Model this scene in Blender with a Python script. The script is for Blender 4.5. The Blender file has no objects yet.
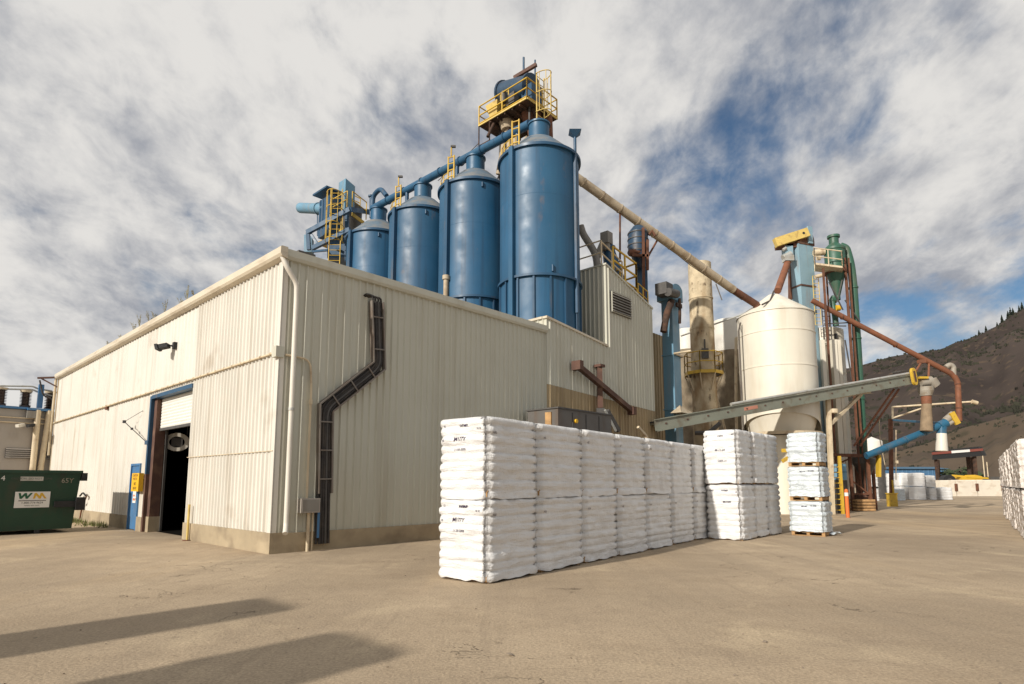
import bpy, bmesh, math, random
from mathutils import Vector, Matrix, noise
rnd = random.Random(7)
sc = bpy.context.scene
COL = sc.collection
R = math.radians

# ------------------------------------------------------------------ camera and measuring
F = 600.0; TILT = R(7.1); YP = 483 - F*math.tan(TILT); EYE = 1.6
CT, ST = math.cos(TILT), math.sin(TILT)
cd = bpy.data.cameras.new('camera'); cam = bpy.data.objects.new('camera', cd); COL.objects.link(cam)
cam.location = (0, 0, EYE); cam.rotation_euler = (R(90)+TILT, 0, 0)
cd.sensor_width = 36; cd.lens = 36*F/1024; cd.shift_y = (YP-342)/1024
cd.clip_end = 8000; cd.clip_start = .05
sc.camera = cam

def ray(px, py):
    a = (px-512)/F; b = (YP-py)/F
    return Vector((a, CT-b*ST, ST+b*CT))
def at(px, py, Y):                       # the point a pixel shows at distance Y
    d = ray(px, py); k = Y/d.y
    return Vector((d.x*k, Y, EYE+d.z*k))
def gr(px, py, z=0):                     # the point a pixel shows on the ground
    d = ray(px, py); k = (z-EYE)/d.z
    return Vector((d.x*k, d.y*k, z))
def proj(p):
    z = p[2]-EYE; f = p[1]*CT+z*ST; u = -p[1]*ST+z*CT
    return (512+F*p[0]/f, YP-F*u/f)
BA = R(43)
U = Vector((math.sin(BA), math.cos(BA), 0)); V = Vector((-math.cos(BA), math.sin(BA), 0)); Z = Vector((0, 0, 1))
C0 = gr(270, 554)
def W(r, s, z=0): return C0 + U*r + V*s + Z*z
def onR(px, py, s=0):
    d = ray(px, py); k = (C0.dot(V)+s)/d.dot(V); p = d*k + Z*EYE
    return ((p-C0).dot(U), p.z)
def onL(px, py, r=0):
    d = ray(px, py); k = (C0.dot(U)+r)/d.dot(U); p = d*k + Z*EYE
    return ((p-C0).dot(V), p.z)
def along(P, D, px):                     # how far to go from P along D to reach picture column px
    lo, hi = 0, 60
    s = 1 if proj(P+D*1)[0] > proj(P)[0] else -1
    for _ in range(50):
        m = (lo+hi)/2
        if (proj(P+D*m)[0]-px)*s < 0: lo = m
        else: hi = m
    return lo

# ------------------------------------------------------------------ objects
OFF = {}
def tag(o, label=None, cat=None, group=None, kind=None):
    for k, v in (('label', label), ('category', cat), ('group', group), ('kind', kind)):
        if v: o[k] = v
    return o
def thing(name, loc, label, cat, group=None):
    o = bpy.data.objects.new(name, None); COL.objects.link(o); o.location = loc
    o.empty_display_size = .3
    OFF[o] = Vector(loc)
    return tag(o, label, cat, group)
def kids(o): return [c for c in bpy.data.objects if c.parent == o]
def copy_tree(o, parent=None):
    c = o.copy(); COL.objects.link(c); c.parent = parent
    for ch in CH.get(o, []): CH.setdefault(c, []).append(copy_tree(ch, c))
    return c
CH = {}
class MB:
    def __init__(s): s.v = []; s.f = []; s.sm = []
    def add(s, vs, fs, smooth=False):
        b = len(s.v); s.v += [Vector(v) for v in vs]
        for f in fs: s.f.append([b+i for i in f]); s.sm.append(smooth)
        return s
    def box(s, c, size, ax=None):
        x, y, z = ax or (Vector((1, 0, 0)), Vector((0, 1, 0)), Z)
        c = Vector(c); a, b, d = [q/2 for q in size]
        vs = [c+x*i*a+y*j*b+z*k*d for k in (-1, 1) for j in (-1, 1) for i in (-1, 1)]
        return s.add(vs, [(0, 2, 3, 1), (4, 5, 7, 6), (0, 1, 5, 4), (2, 6, 7, 3), (0, 4, 6, 2), (1, 3, 7, 5)])
    def wbox(s, r0, r1, s0, s1, z0, z1):           # box in the building's own directions
        return s.box(W((r0+r1)/2, (s0+s1)/2, (z0+z1)/2), (abs(r1-r0), abs(s1-s0), abs(z1-z0)), (U, V, Z))
    def bar(s, p, q, w, h=None, up=Z):
        p, q = Vector(p), Vector(q); h = h or w; d = (q-p); L = d.length
        if L < 1e-6: return s
        d.normalize(); x = d.cross(up)
        if x.length < 1e-3: x = d.cross(Vector((1, 0, 0)))
        x.normalize(); y = x.cross(d)
        return s.box((p+q)/2, (L, w, h), (d, x, y))
    def ring(s, c, r, n, x, y): return [c+x*math.cos(2*math.pi*i/n)*r+y*math.sin(2*math.pi*i/n)*r for i in range(n)]
    def tube(s, p, q, r, n=14, r2=None, cap=True):
        p, q = Vector(p), Vector(q); r2 = r if r2 is None else r2
        d = (q-p).normalized(); x = d.cross(Z)
        if x.length < 1e-3: x = Vector((1, 0, 0))
        x.normalize(); y = d.cross(x)
        s.add(s.ring(p, r, n, x, y)+s.ring(q, r2, n, x, y), [(i, (i+1) % n, n+(i+1) % n, n+i) for i in range(n)], True)
        if cap:
            s.add(s.ring(p, r, n, x, y), [tuple(range(n))[::-1]]); s.add(s.ring(q, r2, n, x, y), [tuple(range(n))])
        return s
    def path(s, pts, r, n=10, bend=0, steps=5):     # bent tube
        pts = [Vector(p) for p in pts]
        if bend:
            o = [pts[0]]
            for a, b, c in zip(pts, pts[1:], pts[2:]):
                e1 = (a-b); e2 = (c-b); k = min(bend, e1.length*.45, e2.length*.45)
                a1 = b+e1.normalized()*k; c1 = b+e2.normalized()*k
                for i in range(steps+1):
                    t = i/steps; o.append(a1*(1-t)**2+b*2*t*(1-t)+c1*t*t)
            pts = o+[pts[-1]]
        rings = []; x = None
        for i, p in enumerate(pts):
            d = ((pts[min(i+1, len(pts)-1)]-p).normalized()+(p-pts[max(i-1, 0)]).normalized())
            d.normalize()
            if x is None:
                x = d.cross(Z)
                if x.length < 1e-3: x = d.cross(Vector((0, 1, 0)))
            x = x-d*x.dot(d); x.normalize(); y = d.cross(x)
            rings += s.ring(p, r, n, x, y)
        m = len(pts)
        fs = [(j*n+i, j*n+(i+1) % n, (j+1)*n+(i+1) % n, (j+1)*n+i) for j in range(m-1) for i in range(n)]
        s.add(rings, fs, True); s.add(rings[:n], [tuple(range(n))[::-1]]); s.add(rings[-n:], [tuple(range(n))])
        return s
    def lathe(s, c, prof, n=32, a0=0, a1=2*math.pi, sharp=True):
        c = Vector(c); full = abs(a1-a0-2*math.pi) < 1e-6; k = n if full else n+1
        def rg(r, z): return [c+Vector((math.cos(a0+(a1-a0)*i/n)*r, math.sin(a0+(a1-a0)*i/n)*r, z)) for i in range(k)]
        for (r0, z0), (r1, z1) in zip(prof, prof[1:]):
            s.add(rg(r0, z0)+rg(r1, z1), [(i, (i+1) % k, k+(i+1) % k, k+i) for i in range(n)], True)
        return s
    def prism(s, pts, ext):
        pts = [Vector(p) for p in pts]; ext = Vector(ext); n = len(pts)
        return s.add(pts+[p+ext for p in pts], [tuple(range(n))[::-1], tuple(range(n, 2*n))]+[(i, (i+1) % n, n+(i+1) % n, n+i) for i in range(n)])
    def build(s, name, m, parent=None, smooth=None):
        off = OFF.get(parent, Vector())
        me = bpy.data.meshes.new(name)
        me.from_pydata([tuple(v-off) for v in s.v], [], s.f)
        me.polygons.foreach_set('use_smooth', s.sm if smooth is None else [smooth]*len(s.f))
        me.update()
        me.materials.append(m)
        o = bpy.data.objects.new(name, me); COL.objects.link(o)
        if parent is not None: o.parent = parent; OFF[o] = off; CH.setdefault(parent, []).append(o)
        return o

def text_mesh(body, size, shear=0.0, bold=0.0):
    cu = bpy.data.curves.new('lettering', 'FONT'); cu.body = body; cu.size = size; cu.align_x = 'CENTER'; cu.align_y = 'CENTER'; cu.shear = shear; cu.offset = size*bold; cu.resolution_u = 2
    o = bpy.data.objects.new('lettering', cu); COL.objects.link(o)
    bpy.context.view_layer.update()
    dg = bpy.context.evaluated_depsgraph_get()
    me = bpy.data.meshes.new_from_object(o.evaluated_get(dg))
    vs = [v.co.copy() for v in me.vertices]; fs = [list(p.vertices) for p in me.polygons]
    bpy.data.objects.remove(o); bpy.data.curves.remove(cu); bpy.data.meshes.remove(me)
    return vs, fs

# ------------------------------------------------------------------ materials
def material(name, col, rough=.6, metal=0.0, var=.18, vs=1.2, dirt=None, damt=.5, dscale=(1, 1, 1), dlo=.5, dhi=.68, bump=.0, bscale=30, spec=.5, layers=(), wrinkle=0):
    m = bpy.data.materials.new(name); m.use_nodes = True; nt = m.node_tree; N = nt.nodes; L = nt.links
    bs = N['Principled BSDF']; bs.inputs['Metallic'].default_value = metal; bs.inputs['Roughness'].default_value = rough
    bs.inputs['Specular IOR Level'].default_value = spec
    geo = N.new('ShaderNodeNewGeometry')
    def ns(scale, sv=(1, 1, 1), det=5, dist=0):
        mp = N.new('ShaderNodeMapping'); mp.inputs['Scale'].default_value = sv; L.new(geo.outputs['Position'], mp.inputs['Vector'])
        t = N.new('ShaderNodeTexNoise'); t.inputs['Scale'].default_value = scale; t.inputs['Detail'].default_value = det; t.inputs['Distortion'].default_value = dist
        L.new(mp.outputs[0], t.inputs['Vector']); return t.outputs['Fac']
    def rng(src, a, b, c, d):
        q = N.new('ShaderNodeMapRange'); q.inputs[1].default_value = a; q.inputs[2].default_value = b; q.inputs[3].default_value = c; q.inputs[4].default_value = d
        L.new(src, q.inputs[0]); return q.outputs[0]
    def mix(fac, a, b):
        q = N.new('ShaderNodeMix'); q.data_type = 'RGBA'
        L.new(fac, q.inputs[0])
        for v, i in ((a, 6), (b, 7)):
            if isinstance(v, tuple): q.inputs[i].default_value = (*v[:3], 1)
            else: L.new(v, q.inputs[i])
        return q.outputs[2]
    lo = tuple(c*(1-var) for c in col); hi = tuple(min(1, c*(1+var)) for c in col)
    c = mix(rng(ns(vs), .3, .7, 0, 1), lo, hi)
    ls = list(layers)
    if dirt: ls.insert(0, (dirt, damt, dscale, dlo, dhi))
    for (dc, da, ds, a, b) in ls:
        c = mix(rng(ns(1.0, ds, 6), a, b, 0, da), c, dc)
    L.new(c, bs.inputs['Base Color'])
    rr = rng(ns(vs*3), .3, .7, max(.05, rough-.1), min(1, rough+.1)); L.new(rr, bs.inputs['Roughness'])
    if wrinkle:
        b0 = N.new('ShaderNodeBump'); b0.inputs['Strength'].default_value = wrinkle; b0.inputs['Distance'].default_value = .03; L.new(ns(1.0, (2.4, 2.4, 16), 7, 1.2), b0.inputs['Height'])
        b1 = N.new('ShaderNodeBump'); b1.inputs['Strength'].default_value = wrinkle*.8; b1.inputs['Distance'].default_value = .02; L.new(ns(1.0, (13, 13, 4), 5, 1.5), b1.inputs['Height']); L.new(b0.outputs[0], b1.inputs['Normal'])
    if bump:
        b = N.new('ShaderNodeBump'); b.inputs['Strength'].default_value = bump; b.inputs['Distance'].default_value = .02
        L.new(ns(bscale), b.inputs['Height']); L.new(b.outputs[0], bs.inputs['Normal'])
        if wrinkle: L.new(b1.outputs[0], b.inputs['Normal'])
    return m
RUST = (.16, .065, .03)
M = dict(
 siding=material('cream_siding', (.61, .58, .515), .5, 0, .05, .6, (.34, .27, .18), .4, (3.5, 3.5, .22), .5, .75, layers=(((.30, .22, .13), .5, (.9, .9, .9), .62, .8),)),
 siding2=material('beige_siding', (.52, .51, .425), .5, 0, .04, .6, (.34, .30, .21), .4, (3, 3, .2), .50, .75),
 tan=material('tan_siding', (.36, .27, .15), .6, 0, .08, .8, (.18, .12, .06), .5, (3, 3, .25), .5, .7),
 plinth=material('concrete_plinth', (.36, .29, .19), .85, 0, .15, 1.5, (.16, .12, .08), .6, (1.2, 1.2, 1.6), .5, .7, bump=.3),
 trim=material('cream_trim', (.60, .53, .41), .45, 0, .06, 1, (.25, .17, .09), .5, (1, 1, 6), .52, .75),
 white_pipe=material('white_pipe', (.66, .62, .54), .45, 0, .05, 1, (.35, .3, .24), .4, (6, 6, .6), .55, .75),
 shutter=material('white_shutter', (.72, .70, .64), .5, 0, .04),
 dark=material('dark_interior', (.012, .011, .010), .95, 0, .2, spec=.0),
 blue=material('silo_blue', (.014, .082, .168), .50, 0, .14, .5, (.035, .115, .19), .5, (.9, .9, .2), .45, .75, layers=(((.012, .035, .07), .55, (4.5, 4.5, .14), .53, .72), ((.20, .12, .07), .4, (2.2, 2.2, .9), .66, .78)), spec=.5),
 navy=material('navy_drum', (.016, .045, .085), .5, 0, .2, 2, (.10, .07, .05), .5, (3, 3, 3), .54, .7),
 blue_dust=material('dusty_blue', (.10, .145, .19), .75, 0, .15, 1.5, (.24, .21, .17), .6, (2, 2, 2), .42, .65),
 blue_trim=material('trim_blue', (.016, .066, .132), .5, 0, .1, 1, (.12, .10, .08), .4, (3, 3, .6), .55, .7),
 door_blue=material('door_blue', (.05, .16, .33), .5, 0, .06, 1, (.12, .14, .16), .3, (3, 3, .8), .5, .7),
 pale_blue=material('pale_blue_paint', (.24, .37, .44), .55, 0, .08, 1, (.26, .15, .09), .5, (3, 3, .35), .56, .72),
 leg_blue=material('leg_blue', (.12, .255, .36), .5, 0, .1, 1, (.22, .18, .13), .45, (2.5, 2.5, .3), .5, .72),
 auger=material('auger_blue', (.016, .100, .180), .42, 0, .08, 1, (.14, .10, .07), .4, (2, 2, 2), .55, .7),
 yellow=material('safety_yellow', (.56, .36, .035), .5, 0, .1, 2, (.25, .13, .05), .5, (4, 4, 4), .55, .7),
 yellow2=material('faded_yellow', (.60, .44, .13), .6, 0, .1, 2, (.20, .10, .05), .5, (3, 3, 3), .55, .7),
 rust=material('rusted_steel', (.145, .06, .032), .85, 0, .3, 3, (.09, .04, .025), .7, (4, 4, 2), .45, .65, bump=.2),
 dkrust=material('dark_rusty_steel', (.055, .032, .022), .9, 0, .3, 3, (.12, .055, .03), .6, (3, 3, 3), .5, .66),
 rust_pipe=material('oxide_pipe', (.20, .075, .036), .75, 0, .2, 2, (.13, .06, .035), .6, (3, 3, 3), .5, .68),
 brown=material('brown_duct', (.095, .047, .033), .8, 0, .2, 2, (.22, .13, .08), .5, (3, 3, 3), .5, .7),
 cream_tube=material('dusty_cream_tube', (.46, .38, .27), .75, 0, .15, 2, (.24, .17, .10), .7, (2, 2, 2), .47, .66, bump=.2),
 stack=material('stack_plaster', (.52, .43, .29), .9, 0, .2, 2.5, (.27, .165, .075), .8, (1.8, 1.8, .7), .46, .64, bump=.6, bscale=8, layers=(((.10, .065, .04), .8, (4, 4, 2.2), .61, .70),)),
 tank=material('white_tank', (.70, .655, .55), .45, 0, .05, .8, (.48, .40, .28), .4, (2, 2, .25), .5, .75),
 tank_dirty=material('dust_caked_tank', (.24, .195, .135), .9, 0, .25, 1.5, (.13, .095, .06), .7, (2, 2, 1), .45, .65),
 tank2=material('chalky_tank', (.70, .67, .60), .5, 0, .05),
 green=material('cyclone_green', (.032, .105, .068), .5, 0, .12, 1, (.14, .12, .08), .4, (2.5, 2.5, .8), .53, .7),
 conveyor=material('conveyor_green', (.215, .225, .18), .65, 0, .12, 1.2, (.15, .11, .07), .6, (2.5, 2.5, 2.5), .52, .68),
 tray=material('aged_tray', (.20, .175, .15), .6, .2, .15, 2, (.14, .08, .05), .6, (4, 4, 2), .45, .7),
 dust_metal=material('dusty_metal', (.33, .30, .25), .7, .1, .15, 2, (.20, .14, .08), .6, (4, 4, 4), .48, .66),
 galv=material('galvanised', (.46, .46, .43), .45, .3, .1, 2, (.28, .23, .16), .5, (3, 3, 3), .5, .7),
 cream_steel=material('cream_steel', (.58, .48, .33), .6, 0, .12, 2, (.24, .13, .07), .5, (4, 4, 3), .54, .7),
 grey=material('grey_paint', (.23, .215, .19), .6, 0, .1, 1, (.14, .11, .08), .4, (3, 3, .6), .5, .7),
 cabinet=material('cabinet_grey', (.115, .105, .095), .6, 0, .1, 1, (.10, .06, .035), .5, (3, 3, .5), .5, .7),
 dkgrey=material('dark_grey_steel', (.075, .07, .065), .6, 0, .2, 3),
 black=material('black_rubber', (.018, .018, .019), .75, 0, .3, 6),
 cable=material('cable_bundle', (.03, .026, .024), .7, 0, .3, 6, (.09, .07, .05), .5, (6, 6, 2), .5, .7),
 wrap=material('white_wrap', (.69, .685, .675), .42, 0, .05, 1.5, (.55, .53, .50), .5, (1.6, 1.6, 3.2), .5, .72, bump=.5, bscale=30, spec=.55, wrinkle=.75),
 wrap_blue=material('clear_wrap', (.56, .61, .635), .25, 0, .06, 2.5, (.36, .41, .44), .5, (3, 3, 1), .5, .7, bump=.5, bscale=30, spec=.7, wrinkle=.8),
 wrap_grey=material('dusty_wrap', (.68, .62, .57), .45, 0, .06, 1.5, (.50, .43, .37), .5, (2, 2, 3), .5, .7, bump=.5, bscale=30, wrinkle=.7),
 wood=material('pallet_wood', (.42, .25, .11), .85, 0, .25, 4, (.18, .11, .06), .5, (5, 5, 5), .5, .68),
 ink=material('marker_ink', (.035, .02, .055), .6, 0, .1),
 dgreen=material('dumpster_green', (.005, .040, .020), .45, 0, .15, 1, (.05, .035, .02), .6, (2, 2, 1), .52, .72, layers=(((.03, .02, .014), .8, (1.5, 1.5, .7), .6, .72),)),
 sign_white=material('sign_white', (.74, .73, .70), .5, 0, .03),
 decal_green=material('decal_green', (.01, .10, .045), .5, 0, .05),
 decal_gold=material('decal_gold', (.62, .38, .03), .5, 0, .05),
 sign_yellow=material('sign_yellow', (.72, .42, .02), .5, 0, .04),
 orange=material('orange_plastic', (.66, .16, .035), .55, 0, .08),
 barrier=material('whitewashed_concrete', (.66, .60, .50), .85, 0, .08, 1, (.40, .30, .20), .5, (1, 1, 2), .52, .7, bump=.3),
 utility=material('grey_brick', (.38, .345, .305), .85, 0, .06, 1, (.20, .17, .13), .4, (1.5, 1.5, .5), .5, .7),
 ceramic=material('brown_insulator', (.085, .055, .04), .35, 0, .15),
 bark=material('bark', (.07, .05, .035), .9), 
 conifer=material('conifer_needles', (.022, .034, .022), .9, 0, .35, .2),
 scrub=material('scrub_leaves', (.030, .030, .018), .95, 0, .4, .05),
 bush=material('shrub_leaves', (.030, .046, .016), .85, 0, .4, .8),
 weed=material('dry_weed', (.30, .26, .13), .9, 0, .3, 3),
 grass=material('sparse_grass', (.15, .16, .055), .9, 0, .4, 3),
 stone=material('loose_stone', (.24, .19, .14), .95, 0, .3, 8),
 roof_red=material('roof_red', (.20, .055, .04), .7, 0, .1),
 shed_blue=material('shed_blue', (.06, .15, .27), .6, 0, .08),
 glass=material('lamp_glass', (.5, .5, .48), .15),
 steelrod=material('weathered_rod', (.10, .085, .07), .6, .4, .2),
)

# ------------------------------------------------------------------ ground
def ground_material():
    m = bpy.data.materials.new('yard_surface'); m.use_nodes = True; nt = m.node_tree; N = nt.nodes; L = nt.links
    bs = N['Principled BSDF']; bs.inputs['Roughness'].default_value = .92; bs.inputs['Specular IOR Level'].default_value = .25
    geo = N.new('ShaderNodeNewGeometry')
    def mp(scale=(1, 1, 1), rot=0):
        q = N.new('ShaderNodeMapping'); q.inputs['Scale'].default_value = scale; q.inputs['Rotation'].default_value = (0, 0, rot)
        L.new(geo.outputs['Position'], q.inputs['Vector']); return q.outputs[0]
    def ns(vec, sc_, det=6, rough=.55, dist=0):
        t = N.new('ShaderNodeTexNoise'); t.inputs['Scale'].default_value = sc_; t.inputs['Detail'].default_value = det; t.inputs['Roughness'].default_value = rough; t.inputs['Distortion'].default_value = dist
        L.new(vec, t.inputs['Vector']); return t.outputs['Fac']
    def rng(src, a, b, c=0, d=1):
        q = N.new('ShaderNodeMapRange'); q.inputs[1].default_value = a; q.inputs[2].default_value = b; q.inputs[3].default_value = c; q.inputs[4].default_value = d
        L.new(src, q.inputs[0]); return q.outputs[0]
    def mix(fac, a, b, bt='MIX'):
        q = N.new('ShaderNodeMix'); q.data_type = 'RGBA'; q.blend_type = bt
        L.new(fac, q.inputs[0])
        for v, i in ((a, 6), (b, 7)):
            if isinstance(v, tuple): q.inputs[i].default_value = (*v, 1)
            else: L.new(v, q.inputs[i])
        return q.outputs[2]
    def mul(a, b):
        q = N.new('ShaderNodeMath'); q.operation = 'MULTIPLY'; L.new(a, q.inputs[0]); L.new(b, q.inputs[1]); return q.outputs[0]
    P = mp()
    c = mix(rng(ns(P, .22), .32, .68), (.315, .245, .168), (.485, .378, .258))
    c = mix(rng(ns(P, .9, 8, .62), .45, .72, 0, .55), c, (.275, .208, .138))
    c = mix(rng(ns(P, .5, 7, .6, .6), .56, .75, 0, .75), c, (.58, .46, .305))          # dry dust
    trk = mp((2.2, .12, 1), R(43))                                                     # wheel tracks run along the row
    c = mix(rng(ns(trk, .55, 5, .6, .3), .52, .70, 0, .5), c, (.29, .228, .16))
    trk2 = mp((2.6, .15, 1), R(70))
    c = mix(rng(ns(trk2, .45, 5, .6, .4), .57, .72, 0, .4), c, (.30, .235, .168))
    c = mix(rng(ns(P, 1.3, 4, .5, .8), .70, .78, 0, .6), c, (.115, .09, .065))         # oil spots
    # cracks: thin broken lines where a slow noise crosses its middle, only in some places
    def absd(src, mid):
        q = N.new('ShaderNodeMath'); q.operation = 'SUBTRACT'; L.new(src, q.inputs[0]); q.inputs[1].default_value = mid
        q2 = N.new('ShaderNodeMath'); q2.operation = 'ABSOLUTE'; L.new(q.outputs[0], q2.inputs[0]); return q2.outputs[0]
    crack = mul(rng(absd(ns(P, .42, 7, .55, .4), .5), 0, .0034, 1, 0), rng(ns(P, .30, 3), .54, .60))
    c = mix(mul(crack, rng(ns(P, 2.2), .40, .6, 0, .85)), c, (.10, .075, .05))
    # pits, specks and scuffs
    c = mix(rng(ns(P, 9, 3, .5), .70, .76, 0, .55), c, (.15, .115, .08))
    c = mix(rng(ns(P, 21, 2, .5), .66, .76, 0, .7), c, (.13, .10, .07))
    c = mix(rng(ns(P, 6, 8, .75), .56, .70, 0, .5), c, (.20, .155, .105))
    c = mix(rng(ns(P, 15, 2, .5), .72, .80, 0, .5), c, (.62, .52, .38))
    c = mix(rng(ns(mp((5.0, .35, 1), R(52)), .8, 6, .65, .3), .56, .72, 0, .45), c, (.26, .20, .14))
    c = mix(rng(ns(mp((1.0, .10, 1), R(38)), .35, 5, .6, .2), .52, .66, 0, .5), c, (.56, .41, .245))
    c = mix(rng(ns(P, .16, 5, .6, .4), .50, .66, 0, .5), c, (.26, .20, .14))
    c = mix(rng(ns(P, 4.5, 6, .7, .5), .60, .72, 0, .5), c, (.24, .18, .115))
    # grit
    g1 = ns(P, 34, 4, .7)
    g = rng(g1, .3, .7, .70, 1.26)
    hs = N.new('ShaderNodeHueSaturation'); L.new(g, hs.inputs['Value']); L.new(c, hs.inputs['Color']); c = hs.outputs[0]
    L.new(c, bs.inputs['Base Color'])
    b1 = N.new('ShaderNodeBump'); b1.inputs['Strength'].default_value = .55; b1.inputs['Distance'].default_value = .02; L.new(g1, b1.inputs['Height'])
    b2 = N.new('ShaderNodeBump'); b2.inputs['Strength'].default_value = .22; b2.inputs['Distance'].default_value = .12; L.new(ns(P, 1.6, 8, .65), b2.inputs['Height']); L.new(b1.outputs[0], b2.inputs['Normal'])
    b3 = N.new('ShaderNodeBump'); b3.inputs['Strength'].default_value = .8; b3.inputs['Distance'].default_value = .03; b3.invert = True; L.new(crack, b3.inputs['Height']); L.new(b2.outputs[0], b3.inputs['Normal'])
    L.new(b3.outputs[0], bs.inputs['Normal'])
    return m
g = MB()
nx = 60
xs = [-(abs(t)**2.2)*3000*(1 if t < 0 else -1) for t in [i/nx*2-1 for i in range(nx+1)]]
ys = [-60+(j/50)**2.2*3500 for j in range(51)]
vs = []
for y in ys:
    for x in xs:
        d = math.hypot(x, y)
        vs.append((x, y, 0))
g.add(vs, [(j*(nx+1)+i, j*(nx+1)+i+1, (j+1)*(nx+1)+i+1, (j+1)*(nx+1)+i) for j in range(50) for i in range(nx)])
tag(g.build('ground', ground_material()), 'dusty tan concrete yard with stains and tyre marks', 'ground', kind='structure')

# ------------------------------------------------------------------ hills
def hill_material(name, a, b, c):
    m = material(name, a, .95, 0, .25, .006, b, .8, (.012, .012, .02), .45, .62, layers=((c, .85, (.11, .11, .11), .57, .66), ((.030, .030, .020), .85, (.05, .05, .05), .63, .70)), spec=.1)
    return m
def interp(tab, x):
    if x <= tab[0][0]: return tab[0][1]
    for (a, b), (c, d) in zip(tab, tab[1:]):
        if x <= c: return b+(d-b)*(x-a)/(c-a)
    return tab[-1][1]
def hill(name, ridge, D0, D1, D2, mat, label, amp, seed, scrub=0):
    # ridge: picture columns -> picture rows of the skyline, standing at distance D1 from the yard
    mb = MB(); na, nr = 420, 60; vs = []
    for i in range(na+1):
        px = -600+i*(2300/na)
        hx, hy = (px-512)/F, CT
        L = math.hypot(hx, hy)
        d = ray(px, interp(ridge, px)); top = EYE+d.z/math.hypot(d.x, d.y)*D1
        dx, dy = d.x/math.hypot(d.x, d.y), d.y/math.hypot(d.x, d.y)
        for j in range(nr+1):
            t = j/nr; dist = D0+(D2-D0)*t
            if dist < D1: k = ((dist-D0)/(D1-D0)); k = k**1.15
            else: k = 1-((dist-D1)/(D2-D1))*.5
            p = Vector((dx*dist, dy*dist, 0))
            q = p*.006+Vector((seed, 0, 0))
            n = noise.fractal(q, 1.0, 2.0, 6)
            gul = abs(noise.noise(Vector((px*.012+seed, dist*.0012, 3))))+.5*abs(noise.noise(Vector((px*.034+seed, dist*.003, 5))))
            w = 1 if dist < D1*.97 else .12
            z = top*k+(n*amp-gul*amp*1.1)*w*min(1, k*3)
            vs.append((p.x, p.y, max(z, -2) if k > .02 else -3))
    mb.add(vs, [(i*(nr+1)+j, i*(nr+1)+j+1, (i+1)*(nr+1)+j+1, (i+1)*(nr+1)+j) for i in range(na) for j in range(nr)], True)
    if scrub:
        sb = MB(); r_ = random.Random(seed)
        for k in range(scrub):
            i = r_.randrange(int(na*.55), int(na*.80)); j = r_.randrange(4, int(nr*.66)); p = vs[i*(nr+1)+j]; q = vs[(i+1)*(nr+1)+j+1]; f, g_ = r_.random(), r_.random()
            b = Vector(p)*(1-f)+Vector(q)*f
            if noise.noise(Vector((b.x*.012, b.y*.012, seed)))+.5*noise.noise(Vector((b.x*.05, b.y*.05, 1))) < r_.uniform(-.25, .35): continue
            h_ = r_.uniform(.5, 1.6)*D1/330*.62
            for m in range(5):
                d = Vector((r_.uniform(-1, 1), r_.uniform(-1, 1), 0))*h_*.8; w_ = h_*r_.uniform(.3, .7); e = Vector((r_.uniform(-1, 1), r_.uniform(-.4, .4), 0)).normalized()*w_
                sb.add([b+d-e-Z*.4, b+d+e-Z*.4, b+d+e*.6+Z*h_*r_.uniform(.5, 1), b+d-e*.5+Z*h_*r_.uniform(.5, 1.1)], [(0, 1, 2, 3)])
        tag(sb.build('scrub', M['scrub']), 'dark scrub scattered over the '+label.split(' ', 1)[1], 'scrub', kind='stuff')
    return tag(mb.build(name, mat), label, 'hill', kind='structure')
RIDGE = [(-600, 445), (300, 430), (700, 395), (800, 374), (852, 366), (890, 356), (918, 352), (942, 347), (955, 341), (963, 340), (981, 333), (1000, 322), (1012, 313), (1024, 306), (1150, 270), (1400, 250), (1700, 260)]
FOOT = [(-600, 470), (700, 464), (850, 458), (900, 450), (930, 441), (958, 427), (985, 420), (1024, 411), (1100, 398), (1300, 390), (1700, 400)]
hill('hill', RIDGE, 360, 900, 1300, hill_material('burnt_hill', (.054, .042, .036), (.034, .027, .025), (.090, .066, .047)), 'dark brown scorched mountainside with pines on its ridge', 24, 3, 9000)
hill('foothill', FOOT, 150, 330, 480, hill_material('dry_hill', (.115, .086, .060), (.076, .057, .042), (.055, .047, .032)), 'lighter tan foothill below the dark mountainside', 7, 9, 4000)

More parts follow.
